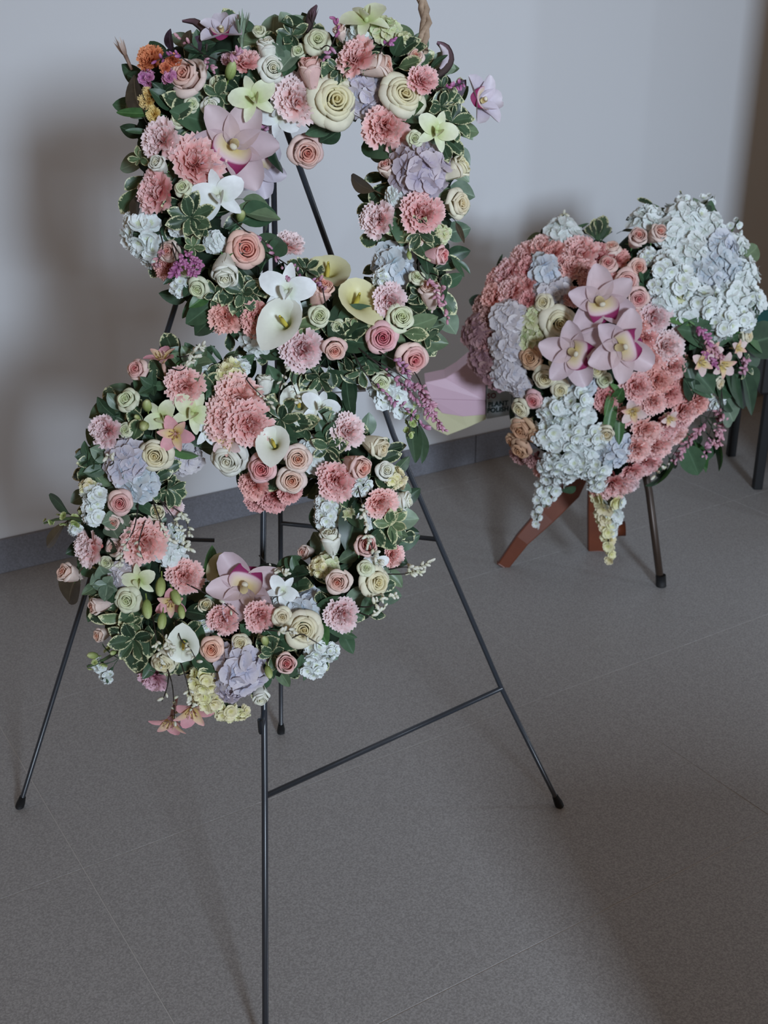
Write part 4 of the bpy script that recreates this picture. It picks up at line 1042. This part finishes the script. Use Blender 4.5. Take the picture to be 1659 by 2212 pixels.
ht.setup((1325, 740), [(1296,512),(1240,488),(1170,500),(1090,560),(1040,640),(1015,720),(1040,805),(1090,905),(1120,990),(1220,1050),(1315,1100),(1400,1040),(1480,960),(1560,880),(1625,780),(1648,680),(1620,570),(1550,480),(1470,440),(1390,455),(1335,500)])
# foam block
mb = MB(); n = len(ht.out); rows = []
for j in range(7):
    q = j/6
    row = []
    for u, v in ht.out:
        uu = ht.c[0] + (u - ht.c[0])*q*.86; vv = ht.c[1] + (v - ht.c[1])*q*.86
        w = (ht.Hh - .05)*sqrt(max(0, 1 - q**2.6))
        row.append(mb.vert(ht.inv @ ht.pos(uu, vv, w)))
    rows.append(row)
rows.append([mb.vert(ht.inv @ ht.pos(ht.c[0] + (u - ht.c[0])*.86, ht.c[1] + (v - ht.c[1])*.86, -.05)) for u, v in ht.out])
for j in range(len(rows) - 1):
    for i in range(n): mb.f.append((rows[j][i], rows[j][(i+1) % n], rows[j+1][(i+1) % n], rows[j+1][i]))
mb.f.append(tuple(rows[-1]))
add('foam_block', mb.mesh('foam_block'), MAT['foam'], ht_root)
fr = random.Random(5); FILL = []
for i in range(120):
    u, v = ht.out[fr.randrange(n)]; q = sqrt(fr.uniform(.05, 1.0))
    u0 = ht.c[0] + (u - ht.c[0])*q; v0 = ht.c[1] + (v - ht.c[1])*q
    h, e, dd = ht.height(u0, v0); P = ht.pos(u0, v0, h - .045)
    nn = (ht.N + (ht.X*e[0] + ht.V*e[1])*dd).normalized()
    dr = Vector((fr.uniform(-1, 1), fr.uniform(-.5, .5), fr.uniform(-1, 1))) + (ht.X*e[0] + ht.V*e[1])*.4
    yv = (dr - nn*nn.dot(dr)*.8).normalized(); nn = (nn - yv*nn.dot(yv)).normalized(); xv = yv.cross(nn)
    shape, mat = LEAFTYPE[fr.choice('vssdo')]
    FILL.append((LEAF[shape][fr.randrange(3)], mat, ht.inv @ Matrix.Translation(P) @ Matrix((xv, yv, nn)).transposed().to_4x4() @ Matrix.Scale(fr.uniform(.04, .065), 4)))
joined_leaves(FILL, ht_root)

H_ = ht
for x, y, s_, c_ in (  # carnations of the pink field
 (1092,588,72,'pink'),(1062,640,70,'coral'),(1050,690,60,'dusty'),(1128,548,66,'pink'),(1168,528,62,'pink'),(1104,626,70,'pink'),(1068,600,56,'coral'),(1140,576,60,'coral'),(1140,648,50,'coral'),(1136,612,44,'coral'),(1196,540,50,'coral'),
 (1250,542,84,'pink'),(1292,548,64,'coral'),(1232,572,62,'pink'),(1280,602,66,'pink'),(1336,556,50,'coral'),(1236,640,44,'pink'),(1310,606,50,'coral'),(1265,580,50,'pink'),(1212,566,40,'coral'),
 (1416,684,76,'pale'),(1362,682,56,'pink'),(1442,748,76,'pale'),(1404,776,64,'coral'),(1458,792,66,'pink'),(1424,824,72,'coral'),(1378,838,72,'pink'),(1450,850,64,'coral'),(1396,730,56,'coral'),(1380,706,50,'coral'),
 (1412,868,60,'pink'),(1484,890,70,'pink'),(1510,874,56,'coral'),(1440,926,72,'pink'),(1396,934,72,'pink'),(1376,972,66,'pink'),(1420,968,68,'pink'),(1460,940,60,'pink'),(1398,1006,64,'pink'),(1366,1022,56,'pink'),(1326,1052,82,'pink'),(1356,1046,54,'pale'),(1296,1066,40,'coral'),(1312,862,60,'coral'),(1346,900,50,'pink'),(1470,912,54,'pink'),(1480,830,50,'coral'),
 (1036,660,50,'dusty'),(1046,740,56,'dusty'),(1152,996,54,'dusty'),(1174,1024,50,'coral'),(1120,990,46,'dusty')):
    H_.put('carn', 'carn_' + c_, x, y, s_, None, None, .0)
for c_, x, y, s_ in (('dusty',1030,716,84),('dusty',1046,778,84),('dusty',1070,816,62),('lilac',1098,690,92),('lilac',1096,748,92),('lilac',1092,800,84),('lilac',1120,834,56),('white',1208,502,84),('blue',1176,584,80),('green',1150,690,64),('green',1148,738,66),('lilac',1174,636,56),('lilac',1206,622,60),
   ('blue',1256,830,74),('blue',1322,972,86),('white',1266,978,80),('white',1250,900,70),('white',1400,478,84),('white',1446,500,76),('white',1480,470,92),('white',1530,490,84),('blue',1552,540,104),('white',1496,540,84),('blue',1524,590,92),('white',1604,590,92),('white',1586,640,86),('white',1460,600,76),('white',1434,646,70),('white',1512,646,88),('white',1560,690,80),('white',1622,650,76),('white',1484,682,66),('green',1470,630,60),('blue',1576,580,70),('white',1590,530,60),('white',1440,560,56)):
    H_.put('hydbig' if s_ > 80 else 'hyd', 'hyd_' + c_, x, y, s_, None, None, -.005)
for c_, x, y, s_, k_, f_ in (('cream',1208,698,76,'rose',(.05,.1)),('tan',1150,772,64,'roseh',None),('cream',1178,812,66,'roseh',(-.2,.4)),('cream',1212,842,42,'rose',None),('spray',1306,820,42,'roseh',None),('spray',1206,780,50,'roseh',None),('cream',1236,720,60,'roseh',None),
   ('pink',1352,608,70,'roseh',(0,.05)),('pink',1376,642,60,'roseh',(.1,.3)),('pink',1376,578,54,'roseh',(.1,0)),('blush',1320,540,50,'roseh',None),('pink',1312,574,52,'roseh',None),('blush',1374,518,68,'bud',(.1,-.4)),('blush',1416,508,66,'bud',(.3,-.35)),
   ('cream',1128,880,56,'roseh',None),('deep',1156,862,54,'roseh',None),('tan',1132,922,70,'roseh',None),('tan',1128,966,60,'roseh',None),('cream',1124,914,50,'roseh',None),('cream',1306,930,60,'bud',(0,.4)),('tan',1160,940,46,'roseh',None),('cream',1176,656,52,'roseh',None),('cream',1290,800,44,'roseh',None),('tan',1110,950,44,'roseh',None)):
    H_.put(k_, 'rose_' + c_, x, y, s_, f_, None, .012)
H_.put('cymb', 'orchid_pink', 1290, 652, 162, (.1, .05), rad(12), .05); H_.put('cymb', 'orchid_pink', 1238, 756, 154, (-.1, .2), rad(75), .045); H_.put('cymb', 'orchid_pink', 1334, 746, 162, (.15, .12), rad(115), .055)
for x, y, s_ in ((1196,890,70),(1188,940,72),(1214,968,66),(1250,866,66),(1240,940,60),(1200,1004,62),(1232,1012,60),(1290,1018,56),(1284,944,60),(1180,1012,44),(1262,1012,50),(1440,580,66),(1476,608,70),(1526,650,76),(1500,460,60),(1400,462,52),(1566,700,66),(1610,690,54),(1630,640,50),(1420,620,44),(1290,1046,44)):
    H_.put('stock', 'stock_white', x, y, s_, None, None, .018)
for x, y, s_, f_ in ((1510,782,60,None),(1556,786,64,(.4,.3)),(1366,886,62,(-.1,.3)),(1444,902,44,None),(1534,756,50,None),(1590,752,44,(.4,0))):
    H_.put('alst', 'alstro_pale', x, y, s_, f_, None, .03)
for pts, m_, n_, fl_ in (([(1200,1010),(1180,1050),(1165,1085),(1158,1140)], 'white', 26, 15), ([(1225,1010),(1205,1040),(1190,1070),(1180,1095)], 'white', 14, 15), ([(1312,1070),(1310,1110),(1312,1150),(1320,1212)], 'cream', 30, 19), ([(1322,1074),(1330,1100),(1326,1130),(1320,1160)], 'white', 16, 16), ([(1500,450),(1520,440),(1535,430),(1540,424)], 'white', 6, 12), ([(1480,450),(1474,436),(1468,424)], 'white', 6, 13), ([(1580,500),(1590,485),(1596,475)], 'white', 5, 11)):
    H_.spike(pts, 'stock_' + m_, n_, fl_, .02, 20, 4)
for L in ('s 1560 722 1470 710', 's 1490 726 1580 732', 's 1570 735 1659 712', 's 1600 740 1690 720', 'b 1610 722 1672 745', 's 1600 745 1650 775', 's 1560 780 1626 870', 's 1580 800 1636 885', 'd 1600 790 1634 900', 's 1540 800 1596 880', 's 1530 820 1590 850', 'g 1560 850 1590 912', 's 1480 780 1545 850', 'd 1478 760 1500 840', 'd 1470 800 1540 860',
          's 1480 960 1510 1030', 'b 1500 955 1530 1020', 's 1440 1010 1406 1056', 'b 1450 1000 1420 1050', 's 1530 940 1568 1010', 'b 1540 930 1560 1016', 's 1545 950 1522 1005', 'l 1330 860 1310 950', 'l 1322 840 1308 900', 'l 1344 880 1338 960', 'l 1340 850 1320 830', 'b 1330 870 1345 840',
          'v 1290 515 1284 470', 'v 1296 515 1302 462', 'v 1300 520 1316 480', 's 1295 520 1290 480', 'v 1286 515 1272 480', 's 1530 470 1540 432', 'G 1510 460 1500 425', 's 1520 480 1548 446', 's 1610 700 1640 655', 'o 1600 560 1640 530', 'v 1480 440 1470 412', 's 1600 770 1650 800', 's 1500 860 1480 820', 'l 1440 690 1500 700'):
    k, x0, y0, x1, y1 = L.split(); ht.leaf(k, float(x0), float(y0), float(x1), float(y1), -.005, .03)
for pts, m_, n_ in (([(1480,690),(1500,705),(1515,715),(1530,740)], 'bead_magenta', 16), ([(1490,720),(1515,740),(1540,755),(1560,770)], 'bead_rose', 20), ([(1500,740),(1520,750),(1530,770),(1545,790)], 'bead_magenta', 16), ([(1580,750),(1600,765),(1612,785),(1604,805)], 'bead_rose', 14),
   ([(1560,830),(1556,870),(1550,910),(1540,960)], 'bead_rose', 18), ([(1558,840),(1562,880),(1560,920),(1552,960)], 'bead_rose', 18), ([(1550,860),(1530,900),(1500,940),(1468,985)], 'bead_rose', 22), ([(1540,880),(1520,920),(1490,950),(1455,1000)], 'bead_rose', 18), ([(1545,880),(1535,930),(1525,960),(1522,985)], 'bead_rose', 10), ([(1470,960),(1450,990),(1438,1010),(1412,1030)], 'bead_white', 4), ([(1170,500),(1190,485),(1210,470),(1222,462)], 'bead_white', 5)):
    ht.spray(pts, m_, n_, 7, .045, .0014, spread=9)

fill_gaps(ht, 60, (1020, 440, 1640, 1090), [('leaf', 'v', 30, 40), ('stock', 'stock_white', 40, 54), ('hyd', 'hyd_lilac', 40, 56), ('roseh', 'rose_cream', 36, 46), ('hyd', 'hyd_green', 40, 50), ('leaf', 's', 34, 44)], 12, -.006, 9, .85)

# ------------------------------------------------------------------ black iron easel under the wreath
apex = at_Y(588, 235, 1.90)
ez = empty('wire_easel', (on_floor(590, 1745)), 'slim black iron easel on four splayed legs holding the figure-eight wreath', 'easel')
ez_inv = Matrix.Translation(ez.location).inverted()
def leg_path(foot_px, mids, top=apex, foot=None):
    f = foot if foot is not None else on_floor(*foot_px)
    pts = [f]
    for (x, y, q) in mids: pts.append(at_Y(x, y, lerp(f.y, top.y, q)))
    return pts + [top]
front_foot = Vector((at_Y(574, 2300, 1.29).x, 1.29, 0))
legs = {
 'front': [front_foot, at_Y(572, 1720, lerp(1.29, 1.90, .22)), at_Y(568, 1200, lerp(1.29, 1.9, .52)), apex + Vector((-.008, 0, 0))],
 'left': leg_path((42, 1744), [(225, 1150, .42), (385, 640, .75)]),
 'right': leg_path((1210, 1742), [(1083, 1487, .14), (945, 1165, .36), (850, 940, .52), (715, 550, .80)], apex + Vector((.01, 0, 0))),
 'rear': leg_path((607, 1583), [(606, 1130, .45)]),
}
for k, pts in legs.items():
    mb = MB(); mb.tube([ez_inv @ p for p in pts], .0048, 8)
    o = add('leg', mb.mesh('leg'), MAT['iron'], ez)
    f = ez_inv @ pts[0]
    mb = MB(); up = (pts[1] - pts[0]).normalized()
    mb.tube([f + Vector((0, 0, .0)), f + up*.010, f + up*.028], [.0085, .0088, .0062], 10); 
    c = add('rubber_foot', mb.mesh('rubber_foot'), MAT['rubber'], o)
def bar(a, b, r=.0046, sub=None):
    mb = MB(); mb.tube([ez_inv @ a, ez_inv @ ((a + b)/2), ez_inv @ b], r, 8); return add('crossbar', mb.mesh('crossbar'), MAT['iron'], ez)
bar(legs['front'][1], legs['right'][1])
bar(legs['rear'][1], legs['right'][2])
la = legs['left'][1]
bar(at_Y(222, 1160, la.y), at_Y(463, 1167, la.y + .04), .0042)
mb = MB(); mb.tube([ez_inv @ (apex + Vector((-.02, 0, .0))), ez_inv @ (apex + Vector((.022, 0, .0)))], .009, 10)
add('hinge', mb.mesh('hinge'), MAT['iron'], ez)
# hook on the front leg that carries the foam rings
hk = legs['front'][1].lerp(legs['front'][2], .35)
mb = MB(); mb.tube([ez_inv @ p for p in (hk, hk + Vector((0, -.05, -.005)), hk + Vector((0, -.055, .02)))], .004, 6)
add('hook', mb.mesh('hook'), MAT['iron'], ez)

# ------------------------------------------------------------------ reddish wooden stand under the heart
st = empty('wooden_stand', on_floor(1290, 1210), 'reddish-brown wooden stand with one thin bronze leg carrying the heart', 'stand')
st_inv = Matrix.Translation(st.location).inverted()
top = at_Y(1310, 700, 3.02)
def plank(pts, ws, th, mat, name='leg'):
    mb = MB(); rings = []
    n = len(pts)
    for i, p in enumerate(pts):
        d = (pts[min(n-1, i+1)] - pts[max(0, i-1)]).normalized(); sd = d.cross(Vector((0, -1, .2))).normalized(); bk = sd.cross(d).normalized()
        w = ws[i]/2
        rings.append([mb.vert(st_inv @ (p + sd*a*w + bk*b*th/2)) for a, b in ((-1, -1), (1, -1), (1, 1), (-1, 1))])
    for i in range(n - 1):
        for k in range(4): mb.f.append((rings[i][k], rings[i][(k+1) % 4], rings[i+1][(k+1) % 4], rings[i+1][k]))
    mb.f.append(tuple(rings[0])); mb.f.append(tuple(reversed(rings[-1])))
    return bevel(add(name, mb.mesh(name, False), MAT[mat], st), .003)
fl = on_floor(1086, 1222); fm = on_floor(1290, 1187); frr = on_floor(1428, 1266)
plank([fl, at_Y(1128, 1165, fl.y), at_Y(1180, 1112, fl.y + .01), at_Y(1232, 1060, fl.y + .015), at_Y(1268, 990, fl.y + .01), at_Y(1300, 880, fl.y), top], [.034, .042, .056, .058, .05, .042, .036], .022, 'mahogany')
plank([fm, at_Y(1290, 1100, fm.y - .01), at_Y(1292, 900, fm.y - .06), top], [.056, .056, .05, .04], .024, 'mahogany')
mb = MB(); mb.tube([st_inv @ p for p in (frr, at_Y(1402, 1062, lerp(frr.y, top.y, .42)), at_Y(1366, 880, lerp(frr.y, top.y, .7)), top)], .0105, 10)
lg = add('leg', mb.mesh('leg'), MAT['brown_metal'], st)
mb = MB(); mb.tube([st_inv @ frr, st_inv @ (frr + Vector((-.004, 0, .034)))], [.0145, .014], 10)
add('rubber_foot', mb.mesh('rubber_foot'), MAT['rubber'], lg)
hp = at_Y(1335, 1160, fm.y - .02); hp.z = max(hp.z, .05)
mb = MB(); mb.tube([st_inv @ (fm + Vector((.03, -.01, .07))), st_inv @ (fm + Vector((.075, -.015, .075)))], .022, 10)
add('hinge_knob', mb.mesh('hinge_knob'), MAT['mahogany'], st)
plank([at_Y(1180, 905, 2.985), at_Y(1440, 905, 2.985)], [.03, .03], .06, 'mahogany', 'ledge')

# ------------------------------------------------------------------ carrier bag hung beside the heart
bag = empty('carrier_bag', at_Y(1020, 930, 3.08), 'small pink and cream paper carrier bag hanging left of the heart', 'bag')
bi = Matrix.Translation(bag.location).inverted()
def solid(front, dy, mat, name, parent, dx=0.0):
    """front outline as pixels with their distance, given a real thickness backwards"""
    P = [bi @ at_Y(x, y, Y) for x, y, Y in front]; mb = MB(); n = len(P)
    A = [mb.vert(p) for p in P]; B = [mb.vert(p + Vector((dx, dy, 0))) for p in P]
    mb.f.append(tuple(reversed(A))); mb.f.append(tuple(B))
    for i in range(n): mb.f.append((A[i], A[(i+1) % n], B[(i+1) % n], B[i]))
    return bevel(add(name, mb.mesh(name, False), MAT[mat], parent), .002)
solid([(918,826,3.06),(962,817,3.06),(990,800,3.06),(1016,778,3.06),(1034,808,3.05),(1050,828,3.04),(1049,866,3.04),(930,862,3.055)], .09, 'card_pink', 'bag_front', bag)
solid([(930,862,3.056),(1049,866,3.041),(1049,896,3.041),(1000,900,3.046),(955,893,3.055)], .088, 'card_pink', 'bag_fold', bag)
solid([(915,860,3.062),(955,891,3.058),(1000,898,3.05),(1049,894,3.045),(1050,906,3.045),(1010,924,3.05),(966,941,3.055),(938,928,3.06),(915,905,3.062)], .08, 'card_cream', 'bag_bottom', bag)
side = solid([(1051,826,3.042),(1130,820,3.075),(1130,892,3.075),(1051,906,3.042)], .07, 'card_white', 'bag_side', bag)
def lettering(txt, x, y, size_px, mat, bold=True):
    c = bpy.data.curves.new('lettering', 'FONT'); c.body = txt; px = 3.09*cos(PITCH)*1.1/F
    c.size = size_px*px*1.35; c.extrude = .0003; c.offset = .0006 if bold else 0; c.space_character = 1.08
    tmp = bpy.data.objects.new('lettering', c); COL.objects.link(tmp); bpy.context.view_layer.update()
    me = bpy.data.meshes.new_from_object(tmp.evaluated_get(bpy.context.evaluated_depsgraph_get())); bpy.data.objects.remove(tmp)
    o = bpy.data.objects.new('lettering', me); COL.objects.link(o); o.parent = side
    a = bi @ at_Y(x, y, 3.038); d = (at_Y(1130, 892, 3.075) - at_Y(1051, 892, 3.042)); d.z = 0; d.normalize()
    q = Matrix((d, Vector((0, 0, 1)), d.cross(Vector((0, 0, 1))))).transposed().to_4x4()
    o.matrix_basis = Matrix.Translation(a) @ q
    o.data.materials.append(MAT[mat])
lettering('PLANT', 1054, 879, 11, 'ink_green'); lettering('POLISH', 1052, 892, 11, 'ink_green'); lettering('SO', 1052, 861, 12, 'ink_red')
mb = MB(); hpts = [bi @ p for p in (at_Y(1016, 782, 3.10), at_Y(1035, 745, 3.10), at_Y(1090, 735, 3.09), at_Y(1180, 800, 3.05), at_Y(1192, 904, 3.0))]
mb.tube(hpts, .003, 6); add('handle', mb.mesh('handle'), MAT['card_pink'], bag)

# ------------------------------------------------------------------ teal-topped stool behind the heart
cs = at_Y(1730, 800, 3.78)
ch = empty('stool', (cs.x, cs.y, 0), 'dark stool with a teal fabric cushion half hidden behind the heart at the right edge', 'stool')
def cbox(name, x, y, z, sx, sy, sz, mat, parent=ch, w=.012):
    mb = MB(); mb.box(Matrix.Translation((x, y, z)), sx, sy, sz); return bevel(add(name, mb.mesh(name, False), MAT[mat], parent), w, 3)
cbox('cushion', 0, 0, .505, .40, .40, .075, 'teal', ch, .02)
cbox('seat_base', 0, 0, .40, .38, .38, .13, 'black_pad', ch, .01)
for x in (-.15, .17):
    for y in (-.16, .16): cbox('leg', x, y, .17, .03, .03, .34, 'rubber', ch, .004)
